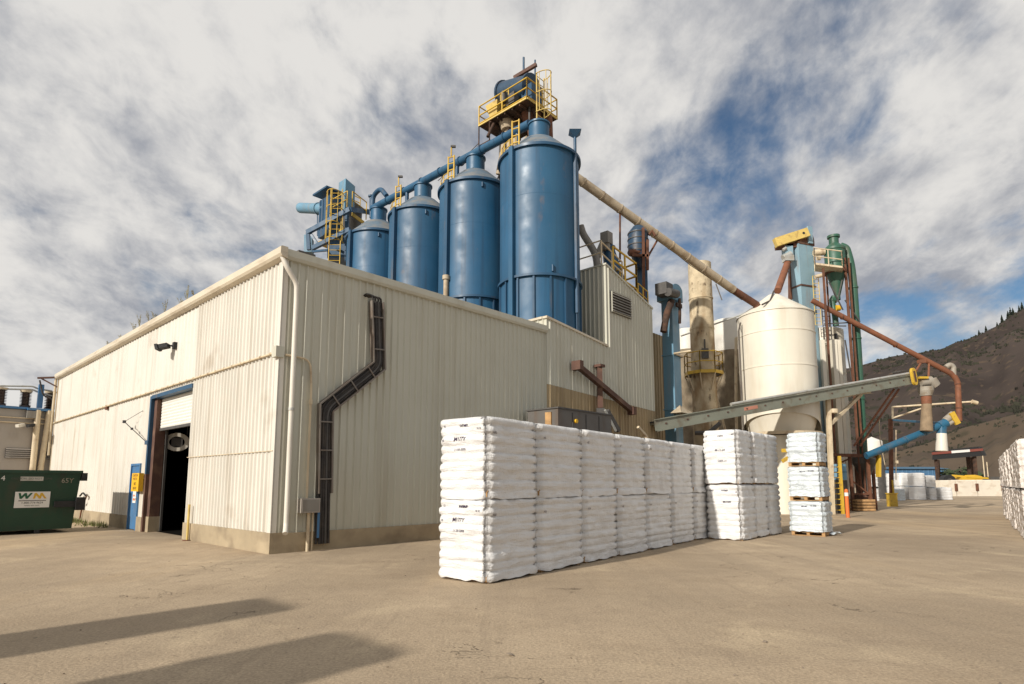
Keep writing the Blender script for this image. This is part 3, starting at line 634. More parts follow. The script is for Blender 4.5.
# ------------------------------------------------------------------ blue silos
SR = 1.63; SY = 23.6
P4 = at(540, 300, SY); P4.z = 0
SP = along(P4+Z*14, V, 377.5)/3
def silo_levels():
    rim = at(540, 143.5, SY-SR).z; ring = at(540, 273.5, SY-SR).z; nb_ = at(545, 133, SY).z-.42; nt_ = at(545, 118.5, SY).z-.30
    return rim, ring, nb_, nt_
RIM, RINGZ, NB, NT = silo_levels(); NR = .43
ordn = ['nearest and largest looking blue silo with a square capped vent pole on its right', 'second blue silo from the right with a cream pipe at its left foot', 'third blue silo from the right with a yellow ladder on its rim', 'farthest left blue silo beside the yellow caged ladder']
SC = []
for i in range(4):
    c = P4+V*SP*i; SC.append(c)
    si = thing('blue_silo', c+Z*7, ordn[i], 'silo', 'row of blue silos above the warehouse')
    mb = MB(); mb.lathe(c, [(SR, RINGZ), (SR, RIM)], 64); sh = mb.build('shell', M['blue'], si)
    for zz in (RINGZ+(RIM-RINGZ)*.62,): MB().lathe(c, [(SR+.001, zz-.012), (SR+.004, zz-.006), (SR+.004, zz+.006), (SR+.001, zz+.012)], 64).build('weld_seam', M['blue'], sh)
    mb = MB(); mb.lathe(c, [(SR-.02, 7.08), (SR-.02, RINGZ)], 64); sk = mb.build('skirt', M['blue'], si)
    mb = MB(); mb.lathe(c, [(SR, RINGZ-.07), (SR+.09, RINGZ-.07), (SR+.09, RINGZ+.02), (SR, RINGZ+.04)], 64); mb.build('skirt_ring', M['blue_trim'], sk)
    mb = MB()
    for k in range(16):
        a = 2*math.pi*k/16+.2; d = Vector((math.cos(a), math.sin(a), 0)); mb.box(c+d*(SR+.015)+Z*(7.08+RINGZ-.07)/2, (.07, .07, RINGZ-.07-7.08), (d, d.cross(Z), Z))
    mb.build('stiffener', M['blue_trim'], sk)
    mb = MB(); mb.lathe(c, [(SR, RIM-.06), (SR+.10, RIM-.06), (SR+.10, RIM+.05), (SR, RIM+.06)], 64); mb.build('rim', M['blue_trim'], si)
    mb = MB(); mb.lathe(c, [(SR+.05, RIM+.055), (NR+.30, NB-.08), (NR, NB)], 48); mb.build('cone_roof', M['blue_dust'], si)
    mb = MB(); mb.lathe(c, [(NR, NB-.1), (NR, NT)], 32); mb.lathe(c, [(NR, NT-.05), (NR+.05, NT-.05), (NR+.05, NT+.02), (0, NT+.05)], 32); mb.build('neck', M['blue'], si)
    mb = MB(); d = Vector((.25, -.97, 0)); mb.tube(c+d*(SR+.03)+Z*(RINGZ+.1), c+d*(SR+.03)+Z*(RINGZ+.35), .05, 8) if i == 0 else mb.tube(c+d*(SR+.03)+Z*(RIM-.4), c+d*(SR+.03)+Z*(RIM-.2), .05, 8); mb.build('inspection_port', M['blue_trim'], si)
    # square posts up the side
    d = Vector((-.66, -.75, 0)); q = c+d*(SR+.10); zlo = 7.1 if i != 1 else onR(440, 270)[1]+.4
    zlo = 7.1 if i != 1 else RINGZ+.95
    mb = MB(); mb.box(q+Z*(zlo+RIM+.05)/2, (.17, .2, RIM+.05-zlo), (d, d.cross(Z), Z)); mb.build('corner_post', M['blue_trim'] if i else M['blue'], si)
    if i == 1:
        mb = MB(); mb.tube(q+Z*7.0, q+Z*(zlo-.02), .11, 12); mb.tube(q+Z*(zlo-.16), q+Z*(zlo+.02), .16, 12); mb.build('cream_pipe', M['cream_tube'], si)
    if i == 0:
        d2 = Vector((.83, -.56, 0)).normalized(); q2 = c+d2*(SR+.06)
        mb = MB(); mb.box(q2+Z*(8.15+RIM)/2, (.10, .14, RIM-8.15), (d2, d2.cross(Z), Z)); mb.tube(q2+Z*(RIM-.1), q2+Z*(RIM+.8), .06, 10); vp = mb.build('vent_pole', M['blue_trim'], si)
        mb = MB(); t = q2+Z*(RIM+.68); s_ = .24
        mb.add([t+Vector((-.06, -.06, 0)), t+Vector((.06, -.06, 0)), t+Vector((.06, .06, 0)), t+Vector((-.06, .06, 0)), t+Vector((-s_, -s_, .22)), t+Vector((s_, -s_, .22)), t+Vector((s_, s_, .22)), t+Vector((-s_, s_, .22)), t+Vector((0, 0, .34))], [(0, 1, 5, 4), (1, 2, 6, 5), (2, 3, 7, 6), (3, 0, 4, 7), (4, 5, 8), (5, 6, 8), (6, 7, 8), (7, 4, 8)]); mb.build('vent_cap', M['blue_trim'], vp)
    # yellow ladder and rail piece at the left of the rim
    if i < 3:
        e = Vector((-.82, -.4, 0)).normalized(); q = c+Vector((-.62, -.80, 0))*(SR*.98)+Z*(RIM+.05); e = Vector((.62, -.3, 0)).normalized()
        mb = MB(); a, b = q-e*.15, q+e*.15; hh = 1.15
        for s_ in (a, b): mb.tube(s_, s_+Z*hh, .035, 6)
        for k in range(4): mb.tube(a+Z*(.2+k*.3), b+Z*(.2+k*.3), .025, 6)
        if i != 0:
            mb.tube((a+b)/2+Z*hh, (a+b)/2+Z*(hh+.4), .03, 6)
        mb.build('ladder', M['yellow'], si)
        mb = MB(); prev = None
        for k in range(7):
            an = math.radians(232-k*22 if i else 232-k*14); p_ = c+Vector((math.cos(an), math.sin(an), 0))*(SR-.05)
            mb.tube(p_+Z*(RIM+.06), p_+Z*(RIM+.55), .022, 6)
            if prev is not None:
                for h in (.3, .55): mb.tube(prev+Z*(RIM+h), p_+Z*(RIM+h), .02, 6)
            prev = p_
        mb.build('guardrail', M['yellow'], si)
        if i:
            mb = MB(); t = (a+b)/2+Z*(hh+.4); mb.box(t+Vector((.08, 0, .05)), (.22, .12, .08)); mb.build('lamp_head', M['dkgrey'], si)
# header duct over the silo necks
e4 = at(530, 121.5, SC[0].y+.1); zz = e4.z-.12
hp = thing('overhead_duct', Vector((SC[3].x, SC[3].y, zz)), 'sloping looking blue round duct running over the silo necks', 'duct')
a = SC[0]+V*.35+Z*zz-U*.2; b = SC[3]+V*.3+Z*zz-U*.2
mb = MB(); mb.tube(a, b, .19, 18); mb.build('main_pipe', M['blue'], hp)
for k in range(1, 8):
    q = a+(b-a)*k/8; MB().tube(q-V*.03, q+V*.03, .225, 18).build('flange', M['blue_trim'], hp)
for k in range(3):
    q = SC[k]+V*1.05-U*.2+Z*zz; mb = MB(); mb.path([q, q-Z*1.1, q-Z*1.5-V*.25], .10, 10, .2); mb.tube(q-Z*.95, q-Z*1.1, .14, 10); mb.build('drop_pipe', M['blue_trim'], hp)
mb = MB(); q = SC[3]+Z*NT+V*.1-U*.2; mb.path([b, b+Z*.75, b+Z*.95-V*.7, b+Z*.3-V*1.3, ], .13, 10, .35); mb.build('gooseneck', M['blue_trim'], hp)

# ------------------------------------------------------------------ tower platform over the silos
def rail_line(mb, pts, h=1.05, r=.028, posts=True, mids=(.5,), gap=1.1):
    for a, b in zip(pts, pts[1:]):
        a, b = Vector(a), Vector(b); L = (b-a).length; n = max(1, round(L/gap))
        for k in range(n+1): mb.tube(a+(b-a)*k/n, a+(b-a)*k/n+Z*h, r, 6)
        for m in (*mids, 1.0): mb.tube(a+Z*h*m, b+Z*h*m, r, 6)
    return mb
def cage_ladder(parent, base, top_z, out, w=.5, cage_from=2.2, m=None, cr=.36):
    m = m or M['yellow']; side = out.cross(Z).normalized(); mb = MB(); h = top_z-base.z
    for s in (-1, 1): mb.tube(base+side*s*w/2, base+side*s*w/2+Z*h, .03, 6)
    for k in range(int(h/.3)): mb.tube(base+side*w/2+Z*(k*.3+.2), base-side*w/2+Z*(k*.3+.2), .017, 6)
    o = mb.build('ladder', m, parent)
    mb = MB(); z = cage_from; hoops = []
    while z <= h+.01:
        n = 10; ring = [base+Z*z+side*math.cos(math.pi*i/n)*cr+out*(math.sin(math.pi*i/n)*cr*1.9) for i in range(n+1)]; mb.path(ring, .022, 5); hoops.append(ring); z += .9
    for i in (1, 3, 5, 7, 9): mb.tube(hoops[0][i], hoops[-1][i], .018, 5)
    mb.build('ladder_cage', m, parent)
    return o
PN = at(527, 97, 24.2)                                     # near bottom corner of the deck
PL = along(PN, V, 479); PR = along(PN, U, 557); dz = PN.z
tw = thing('tower_platform', PN, 'yellow railed platform high above the silos carrying dark blue machinery', 'platform')
def T(r, s, z=0): return PN+U*r+V*s+Z*z
PR = min(PR, 2.6)
mb = MB(); mb.prism([T(0, 0, -.08), T(PR, 0, -.08), T(PR, PL, -.08), T(0, PL, -.08)], Z*.08)
for s in [i*.45 for i in range(1, int(PL/.45))]: mb.box(T(PR/2, s, -.14), (PR-.02, .06, .1), (U, V, Z))
mb.build('deck', M['dkrust'], tw)
mb = MB(); mb.bar(T(-.03, 0, -.06), T(-.03, PL, -.06), .04, .07); mb.bar(T(0, -.03, -.06), T(PR, -.03, -.06), .04, .07); mb.build('toe_board', M['yellow2'], tw)
mb = MB(); rail_line(mb, [T(0, PL), T(0, 0), T(PR, 0)], .92, .032, mids=(.05, .5), gap=1.3); rail_line(mb, [T(0, PL), T(PR, PL), T(PR, 0)], .92, .028, gap=1.3); mb.build('guardrail', M['yellow'], tw)
mb = MB(); mb.tube(T(0, PL, -1.05), T(0, PL, .0), .03, 6); mb.tube(T(0, PL-.7, -1.05), T(0, PL-.7, .0), .03, 6); mb.prism([T(-.03, PL-.75, -1.12), T(.5, PL-.75, -1.12), T(.5, PL+.05, -1.12), T(-.03, PL+.05, -1.12)], Z*.08); mb.build('lower_landing', M['dkrust'], tw)
cl = T(.55, -.30, -1.9); cage_ladder(tw, cl, PN.z+1.15, -V, .5, 1.2, M['yellow2'], .30)
# blue vessel, hopper and pieces standing on the deck
mb = MB(); q = T(1.0, PL*.50, 1.5); ax = (V*.9+Z*.25).normalized(); mb.tube(q-ax*.85, q+ax*.85, .56, 20); mb.tube(q-ax*.92, q-ax*.82, .62, 20); mb.tube(q+ax*.82, q+ax*.92, .62, 20); mb.build('drum', M['navy'], tw)
mb = MB(); q = T(1.0, PL*.50, .0); mb.box(q+Z*.42, (.7, .8, .84), (U, V, Z)); mb.build('drum_base', M['dkgrey'], tw)
mb = MB(); q = T(.40, PL*.74, .78); s1_, s2_ = .38, .16
mb.add([q+U*i*s1_+V*j*s1_+Z*.0 for i, j in ((-1, -1), (1, -1), (1, 1), (-1, 1))]+[q+U*i*s2_+V*j*s2_-Z*.85 for i, j in ((-1, -1), (1, -1), (1, 1), (-1, 1))], [(0, 1, 2, 3), (4, 5, 6, 7), (0, 1, 5, 4), (1, 2, 6, 5), (2, 3, 7, 6), (3, 0, 4, 7)]); mb.build('hopper', M['yellow2'], tw)
mb = MB(); q = T(.35, PL*.56, 0); 
for s_ in (-.25, .25): mb.tube(q+V*s_, q+V*s_+Z*1.25, .03, 6)
for k in range(4): mb.tube(q-V*.25+Z*(.25+k*.3), q+V*.25+Z*(.25+k*.3), .02, 6)
mb.build('service_ladder', M['yellow'], tw)
mb = MB(); mb.box(T(1.0, PL*.2, .6), (.7, .6, 1.2), (U, V, Z)); mb.tube(T(.9, PL*.28, 0), T(.9, PL*.28, 1.75), .14, 10); mb.build('cabinet', M['blue_trim'], tw)
mb = MB(); mb.tube(T(1.6, PL*.30, 0), T(1.6, PL*.30, 3.1), .04, 6); mb.tube(T(1.2, PL*.42, 1), T(1.2, PL*.42, 3.2), .05, 6); mb.build('antenna', M['blue_trim'], tw)
mb = MB(); mb.bar(at(514, 78, T(1.2, PL*.4).y), at(536.5, 64.5, T(1.2, PL*.4).y-.6), .13, .16); mb.build('jib_beam', M['brown'], tw)
mb = MB(); r_ = random.Random(3)
for k in range(9):
    a = T(r_.uniform(.2, PR-.3), r_.uniform(.2, PL-.4), -.12); b = a+Vector((r_.uniform(-.6, .6), r_.uniform(-.6, .6), -r_.uniform(.2, .9))); mb.tube(a, b, r_.uniform(.04, .11), 7)
for k in range(5): mb.box(T(r_.uniform(.3, PR-.3), r_.uniform(.3, PL-.4), -r_.uniform(.2, .4)), (r_.uniform(.2, .5), r_.uniform(.2, .4), r_.uniform(.15, .3)), (U, V, Z))
mb.build('underside_gear', M['dkrust'], tw)
mb = MB(); mb.tube(T(.1, PL*.5, .5), T(.1, PL*.5, 1.0), .13, 10); mb.box(T(.3, PL*.36, .55), (.3, .35, .5), (U, V, Z)); mb.tube(T(.25, PL*.3, .05), T(.5, PL*.42, 1.1), .06, 6); mb.build('deck_gear', M['dkgrey'], tw)
mb = MB(); mb.path([T(0, PL, -.9), T(-.4, PL+1.1, -1.75), T(-.6, PL+2.2, -2.2)], .018, 5); mb.build('stay_wire', M['steelrod'], tw)
# chutes hanging under the deck and two legs
mb = MB(); q = T(.7, PL*.60, -.1)
mb.tube(q, q-Z*.35, .42, 12, .30)
for d in (-V*.75, -V*.05+U*.1, V*.5): mb.path([q-Z*.3, q-Z*.7+d*.4, q-Z*2.3+d*1.2], .13, 8, .3)
mb.build('chute', M['cream_tube'], tw)
mb = MB(); q = T(1.0, PL*.22, -.1); mb.tube(q, q-Z*.5, .5, 10, .25); mb.path([q-Z*.4, q-Z*.9, q-Z*2.2+U*.3-V*.2], .15, 8, .3); mb.tube(T(1.6, .2, -.1), T(1.7, .1, -1.6), .25, 10, .14); mb.build('rusty_chute', M['rust'], tw)
mb = MB()
for r_, s_ in ((.5, .3), (PR-.15, .3), (.9, PL-.5), (PR-.15, PL-.5)): mb.tube(T(r_, s_, -.1), Vector((T(r_, s_).x, T(r_, s_).y, 7.0)), .05, 8)
for s_ in (.3, PL-.5):
    mb.bar(T(.5, s_, -3), T(PR-.15, s_, -.4), .06); mb.bar(T(.5, s_, -6), T(PR-.15, s_, -3.2), .06)
mb.build('tower_leg', M['dkgrey'], tw)

# ------------------------------------------------------------------ dust collector at the far end
DY = 32.5
def D_(px, py, dy=0): return at(px, py, DY+dy)
base = D_(345, 255)
dc = thing('dust_collector', base, 'blue dust collector structure with caged yellow ladder beside the farthest silo', 'dust collector')
mb = MB(); a, b = D_(300.5, 208, 2.5), D_(326, 209, .6); mb.tube(a, b, .31, 16); mb.tube(a+(b-a)*.03, a-(b-a)*.05, .30, 16, .16); mb.tube(a+(b-a)*.70, a+(b-a)*.74, .36, 16); mb.build('horizontal_duct', M['leg_blue'], dc)
mb = MB(); c = D_(332, 205); c2 = D_(332, 226)
mb.box((c+c2)/2+Vector((0, .6, 0)), (1.35, 1.3, c.z-c2.z+1.0), (U, V, Z)); 
for k in range(4): mb.box(c+U*(-.66)+V*(-.5+k*.33)+Z*.0+Vector((0, .6, -.4)), (.06, .06, 1.8), (U, V, Z))
mb.build('filter_housing', M['blue_trim'], dc)
mb = MB(); t = D_(332, 195.5, .6); mb.box(t, (1.6, 1.55, .1), (U, V, Z)); mb.build('housing_lid', M['blue_trim'], dc)
mb = MB(); c = D_(346.5, 198, .4); mb.box(c+Z*-.1, (.62, .75, 1.6), (U, V, Z)); mb.prism([c+Z*.7-U*.31-V*.37, c+Z*.7+U*.31-V*.37, c+Z*.95-U*.31-V*.37], V*.74); mb.build('stack_duct', M['leg_blue'], dc)
mb = MB(); c = D_(347, 222, 1); mb.tube(c+Z*.9, c-Z*1.0, .85, 20, .8); mb.tube(c-Z*1.0, c-Z*2.3, .8, 20, .2); mb.build('cyclone', M['dkgrey'], dc)
mb = MB(); pl = [D_(307, 232.5, -.2), D_(350, 209.5, -1.2), D_(366, 211.5, 1.0), D_(375, 213, 1.4)]
for a, b in zip(pl, pl[1:]): mb.bar(a, b, .18, .26)
q = [D_(313, 248, -.2), D_(350, 229.5, -1.2)]; mb.bar(q[0], q[1], .18, .24)
mb.bar(D_(308, 233, -.2), D_(309, 250, -.2), .2); mb.bar(D_(311, 234, -.2), D_(319, 246, -.3), .13)
mb.bar(D_(347, 211, -.4), D_(347, 262, -.4), .2); mb.bar(D_(317.5, 214, 1.2), D_(317.5, 236, 1.2), .06)
mb.bar(D_(313, 251.5, 1.9), D_(340, 249, .1), .12)
mb.build('support_frame', M['blue_trim'], dc)
mb = MB(); mb.bar(D_(309, 236, 2.1), D_(309, 253, 2.1), .45); mb.build('fan_guard', M['leg_blue'], dc)
mb = MB(); mb.bar(D_(322, 246, 1.6), D_(350, 231, .2), .9, .06); mb.build('walkway', M['yellow'], dc)
lb_ = D_(334, 264, -.8); cage_ladder(dc, lb_, D_(334, 189, -.8).z, (-U*.7-V*.7).normalized(), .62, 1.2, None, .48)
mb = MB(); rail_line(mb, [D_(331, 216, -.2), D_(347, 207, -.5)], .95, .03); mb.build('guardrail', M['yellow'], dc); mb = MB(); rail_line(mb, [D_(352, 209, -.3), D_(366, 219.5, .6)], 1.05, .03, gap=.8); mb.build('guardrail', M['yellow'], dc); mb = MB(); rail_line(mb, [D_(345, 200.5, 1.5), D_(360, 208, 1.9)], .6, .03, gap=.8); mb.build('guardrail', M['yellow'], dc); mb = MB(); mb.bar(D_(352, 214, -.4), D_(364, 223, .6), .05, .2); mb.build('kick_plate', M['yellow'], dc)
mb = MB(); mb.tube(D_(371, 218, -.2), D_(371, 196.5, -.2), .09, 8); mb.tube(D_(371, 197, -.2), D_(371, 195.5, -.2), .16, 8); mb.build('vent_pipe', M['blue_trim'], dc)
mb = MB(); mb.bar(D_(343, 262, 1), D_(343, 236, 1), 1.4, 1.4); mb.build('lower_housing', M['blue_trim'], dc)

# ------------------------------------------------------------------ long cream conveying tube
a, b, c = at(524, 140, 25.6), at(733.5, 290, 31.2), at(757, 305, 31.9)
lt = thing('conveying_tube', (a+c)/2, 'long dusty cream tube slanting down from the tower to the white silo', 'conveyor tube')
mb = MB(); mb.tube(a, b, .215, 16); tb = mb.build('tube', M['cream_tube'], lt)
mb = MB()
for k in range(1, 12): q = a+(b-a)*k/12; mb.tube(q-(b-a).normalized()*.03, q+(b-a).normalized()*.03, .235, 16)
mb.build('joint_band', M['cream_tube'], tb)
mb = MB(); mb.tube(b, c, .19, 12); mb.tube(c, c-Z*.5, .2, 12); mb.build('spout', M['rust'], lt)
mb = MB(); q = at(620, 209, 28); mb.tube(q, at(620, 262, 28), .05, 6); q2 = at(658.5, 238, 29.2); mb.tube(q2, at(645, 262, 28.6), .05, 6); mb.build('brace', M['rust'], lt)
mb = MB(); mb.path([at(659, 240, 29.3), at(690, 265, 30.3), at(742, 300, 31.4)], .018, 5); mb.path([at(716, 284, 30.8), at(722, 300, 30.6)], .03, 5); mb.build('cable', M['steelrod'], lt)

# ------------------------------------------------------------------ machinery on the tall roof
q = W(R2+.2, .6, 10.5)
rr = thing('roof_guardrail', q, 'yellow guardrail along the roof edge of the tall beige building', 'guardrail')
mb = MB(); rail_line(mb, [W(R2+.02, 3.6, 10.62), W(R2+.02, .15, 10.62)], 1.05, .03, gap=1.0); rail_line(mb, [W(R2+.02, .15, 10.62), W(R2+1.6, .15, 10.17)], 1.0, .035, gap=.8); mb.build('rail', M['cream_steel'], rr)
mb = MB(); rail_line(mb, [W(R2+.85, .12, 10.45), W(R2+2.7, .12, 10.2), W(R2+3.0, 2.0, 10.2)], 1.2, .045, mids=(.0, .5), gap=.9); mb.tube(W(R2+2.7, .12, 10.2), W(R2+2.7, .12, 9.4), .05, 6); mb.tube(W(R2+.85, .12, 10.45), W(R2+1.8, .12, 9.9), .045, 6); mb.build('platform_rail', M['yellow'], rr)
mb = MB(); rail_line(mb, [W(R2+2.8, .1, 9.7), W(R3, .1, 9.5)], .8, .025, gap=.5); mb.build('low_rail', M['yellow'], rr)
mb = MB(); mb.prism([W(R2+.9, .1, 10.05), W(R2+2.9, .1, 10.05), W(R2+2.9, 2.0, 10.05), W(R2+.9, 2.0, 10.05)], Z*.08); mb.build('landing', M['rust'], rr)
MY = 27.0
q = at(598, 262, MY); du = thing('grey_duct', q, 'dusty grey V shaped duct with a square top box on the tall roof', 'duct')
mb = MB(); mb.path([at(580.5, 226, MY), at(583, 234, MY), at(596, 254, MY), at(598, 275, MY)], .17, 12, .4); mb.path([at(597, 257, MY+.1), at(603, 243, MY+.1), at(606, 236, MY+.1), at(607, 250, MY+.1)], .16, 12, .3); mb.build('pipe', M['grey'], du)
mb = MB(); mb.box(at(606.5, 238.5, MY), (.42, .42, .55), (U, V, Z)); mb.tube(at(607, 243, MY), at(607, 250, MY), .16, 10); mb.build('top_box', M['grey'], du)
q = at(612, 262, MY+.3); fu = thing('blue_chute', q, 'small blue tapered chute under the grey roof duct', 'chute')
mb = MB(); mb.tube(at(608, 248, MY+.3), at(616, 285, MY+.3), .28, 12, .5); mb.build('body', M['blue_trim'], fu)
mb = MB(); mb.tube(at(608, 247, MY+.3), at(608, 249, MY+.3), .36, 12); mb.build('flange', M['blue_trim'], fu)
q = at(639, 250, 27.8); cy = thing('roof_fan', q, 'dark blue drum shaped fan in a rusty frame on the tall roof', 'fan')
mb = MB(); mb.tube(at(638, 254, 27.8), at(638, 233, 27.8), .48, 20); mb.tube(at(638, 233, 27.8), at(638, 227, 27.8), .48, 20, .25); mb.tube(at(640, 254, 27.8), at(641, 268, 27.8), .46, 16, .22); mb.build('drum', M['navy'], cy)
mb = MB()
for k in range(4): mb.tube(at(638, 234+k*6, 27.8), at(638, 234.8+k*6, 27.8), .51, 20)
mb.build('band', M['dkgrey'], cy)
mb = MB()
for p_, r_ in (((643, 228), (644, 312)), ((632, 255), (648, 256)), ((647.5, 240), (647.5, 270))): mb.bar(at(*p_, 27.3), at(*r_, 27.3), .12)
mb.tube(at(629, 253, 27.5), at(648, 250, 27.5), .16, 8); mb.path([at(649, 235, 27.6), at(652, 231, 27.6), at(655, 236, 27.6)], .08, 6); mb.build('frame', M['rust'], cy)
mb = MB(); mb.bar(at(641, 262, 28.3), at(642, 312, 28.3), .5, .5); mb.build('down_leg', M['blue_trim'], cy)

# ------------------------------------------------------------------ blue bucket elevator beside the tall building
EB = at(674.5, 440, 28.2); EB.z = 0
be = thing('bucket_elevator', EB, 'slim blue bucket elevator leg standing at the end of the tall building', 'elevator')
tz = at(669, 302, 28.2).z
mb = MB(); mb.box(EB+Z*tz/2, (.68, .56, tz), (U, V, Z)); mb.build('casing', M['leg_blue'], be)
for z_ in (2.5, at(669, 410, 28.2).z, at(669, 356, 28.2).z): MB().box(EB+Z*z_, (.76, .64, .07), (U, V, Z)).build('flange', M['leg_blue'], be)
mb = MB(); c = EB+Z*(tz+.28); n = 10
prof = [c-U*.50-Z*.3]+[c+U*(-math.cos(math.pi*i/n)*.50)+Z*(.22+math.sin(math.pi*i/n)*.30) for i in range(n+1)]+[c+U*.50-Z*.3]
mb.prism([p_-V*.42 for p_ in prof], V*.84); mb.build('head', M['leg_blue'], be)
mb = MB(); mb.box(c-U*.82-V*.15+Z*.1, (.62, .6, .55), (U, V, Z)); mb.tube(c-U*.25-V*.5-Z*.05, c-U*1.1-V*.5-Z*.15, .2, 10); mb.build('drive_motor', M['dkgrey'], be)
mb = MB(); mb.path([c-U*.4-V*.3-Z*.4, c-U*.9-V*.3-Z*1.1, c-U*1.1-V*.2-Z*2.0], .16, 8, .2); mb.path([c+U*.1-V*.46-Z*.2, c-U*.1-V*.55-Z*1.0, c+U*.1-V*.42-Z*1.4], .07, 6); mb.box(c-V*.46-Z*.55, (.5, .1, .2), (U, V, Z)); mb.build('spout', M['dkrust'], be)
mb = MB(); z_ = at(669, 356, 28.2).z; mb.path([EB+Z*z_-U*.42-V*1.2, EB+Z*z_-U*.42-V*.36, EB+Z*(z_-.02)+U*.42-V*.36, EB+Z*(z_-.15)+U*.42+V*.6], .05, 6); mb.build('tie_bar', M['cream_steel'], be)
mb = MB(); q = EB+Z*at(669, 413, 27.5).z
mb.add([q-U*.7-V*.75, q+U*.75-V*.75, q+U*.75-V*.2, q-U*.7-V*.2, q-U*.05-V*.36+Z*.42, q+U*.2-V*.33+Z*.38], [(0, 1, 5, 4), (1, 2, 5), (2, 3, 4, 5), (3, 0, 4), (0, 3, 2, 1)]); mb.build('spilled_grain', M['cream_tube'], be)
# rusty beams on the lower wall, behind the sacks
ra, rb_ = onR(577.5, 365.5, -.35), onR(632, 411, -.35)
sp = thing('steel_chute', W(rb_[0], -.35, rb_[1]), 'slanting square brown chute bolted across the lower beige wall', 'chute')
mb = MB(); mb.bar(W(ra[0], -.35, ra[1]), W(rb_[0], -.35, rb_[1]), .19, .19, up=V); mb.build('trough', M['brown'], sp)
mb = MB(); q = W(ra[0], -.35, ra[1]); mb.box(q, (.22, .4, .34), (U, V, Z)); mb.build('end_plate', M['brown'], sp); mb = MB(); q = W(rb_[0], -.35, rb_[1]); mb.box(q, (.24, .3, .32), (U, V, Z)); mb.build('end_plate', M['brown'], sp)
ra, rb_ = onR(599.5, 366, -.25), onR(600, 430, -.25)
pp = thing('wall_post', W(ra[0], -.25, 0), 'upright dark brown steel duct standing against the lower beige wall', 'duct')
mb = MB(); zq = onR(600, 408, -.25)[1]; mb.bar(W(ra[0], -.25, zq), W(ra[0], -.25, ra[1]), .19, .19); mb.build('upper_pipe', M['brown'], pp)
mb = MB(); mb.bar(W(ra[0], -.25, 0), W(ra[0], -.25, zq-.02), .32, .32); e = onR(618, 431, -.4); mb.bar(W(ra[0]+.2, -.4, zq-.1), W(e[0], -.4, e[1]), .2, .16); mb.build('lower_pipe', M['dkgrey'], pp)
mb = MB(); mb.box(W(ra[0], -.25, ra[1]), (.32, .32, .10), (U, V, Z)); mb.build('cap', M['brown'], pp)
mb = MB(); e1 = onR(605, 410, -.6); e2 = onR(616, 431, -.6); mb.bar(W(e1[0], -.6, e1[1]), W(e2[0], -.6, e2[1]), .07); mb.build('rail', M['galv'], pp)
mb = MB(); e1, e2 = onR(638, 427, -.9), onR(646, 436, -.9)
q = W(e1[0], -.9, e1[1]); lean = tag(MB().bar(q, W(e2[0], -.9, e2[1]), .1).bar(W(e2[0], -.9, e2[1]), W(e2[0]+2.2, -.9, 0), .1).build('leaning_post', M['cream_steel']), 'short cream post leaning against the lower wall behind the sacks', 'post')
# grey cabinet standing behind the sack row
k0, k1 = onR(558, 411, -1.6), onR(611, 411, -1.6)
gc = thing('transformer_cabinet', W((k0[0]+k1[0])/2, -.9, 0), 'large grey box shaped cabinet standing behind the long sack row', 'cabinet')
ztop = onR(560, 408.5, -1.6)[1]
mb = MB(); mb.wbox(k0[0], k1[0], -1.6, -.3, 0, ztop); cb_ = mb.build('housing', M['cabinet'], gc)
mb = MB(); mb.wbox(k0[0]-.04, k1[0]+.04, -1.64, -.26, ztop+.002, ztop+.05); mb.build('top', M['dkgrey'], gc)
mb = MB()
for k in range(1, 4): rx = k0[0]+(k1[0]-k0[0])*k/4; mb.wbox(rx-.02, rx+.02, -1.62, -1.601, .2, ztop-.08)
mb.build('panel_joint', M['dkgrey'], cb_)
mb = MB(); mb.wbox(k0[0]-.05, k0[0]-.002, -1.35, -1.1, ztop-.55, ztop-.1); mb.build('label_plate', M['wood'], gc)
mb = MB(); mb.tube(W(k0[0]+.9, -1.68, ztop-.35), W(k0[0]+.9, -1.6, ztop-.35), .07, 10); mb.build('knob', M['sign_yellow'], gc)

# ------------------------------------------------------------------ old plastered stack with a yellow ring platform
SB = at(706, 430, 33); SB.z = 0
ck = thing('stack', SB, 'flaking tan round stack with a yellow railed ring platform', 'stack')
rw = (at(714.5, 350, 33).x-at(692, 350, 33).x)/2; tz = at(703, 264, 33).z
mb = MB(); mb.lathe(SB, [(rw*1.08, 0), (rw*1.08, 1), (rw*1.05, at(703, 372, 33).z), (rw, tz-.3), (rw*1.0, tz), (rw*.85, tz+.02), (rw*.85, tz-.6)], 36); mb.build('shaft', M['stack'], ck)
pz = at(703, 371, 32.2).z
mb = MB(); mb.lathe(SB, [(rw*1.05, pz-.08), (rw+.42, pz-.08), (rw+.42, pz), (rw*1.05, pz)], 8, 0.3, 2*math.pi+.3); mb.build('deck', M['dkgrey'], ck)
mb = MB(); pts = [SB+Vector((math.cos(.3+2*math.pi*i/8)*(rw+.40), math.sin(.3+2*math.pi*i/8)*(rw+.40), pz)) for i in range(9)]
rail_line(mb, pts, 1.1, .03, gap=1.2)
for p_, q_ in zip(pts, pts[1:]): mb.bar(p_-Z*.02, q_-Z*.02, .05, .18)
mb.build('guardrail', M['yellow'], ck)
mb = MB()
for i in range(8): 
    q = pts[i]; d = (q-SB-Z*pz).normalized(); mb.bar(q-Z*.1, SB+d*rw*1.05+Z*(pz-1.0), .05)
mb.build('bracket', M['cream_steel'], ck)
mb = MB(); mb.box(SB+Vector((-.1, -rw*1.05, pz+1.0)), (.35, .2, .55)); mb.box(SB+Vector((-.1, -rw*1.05, pz+1.5)), (.06, .1, .6)); mb.build('control_box', M['dkgrey'], ck)
mb = MB()
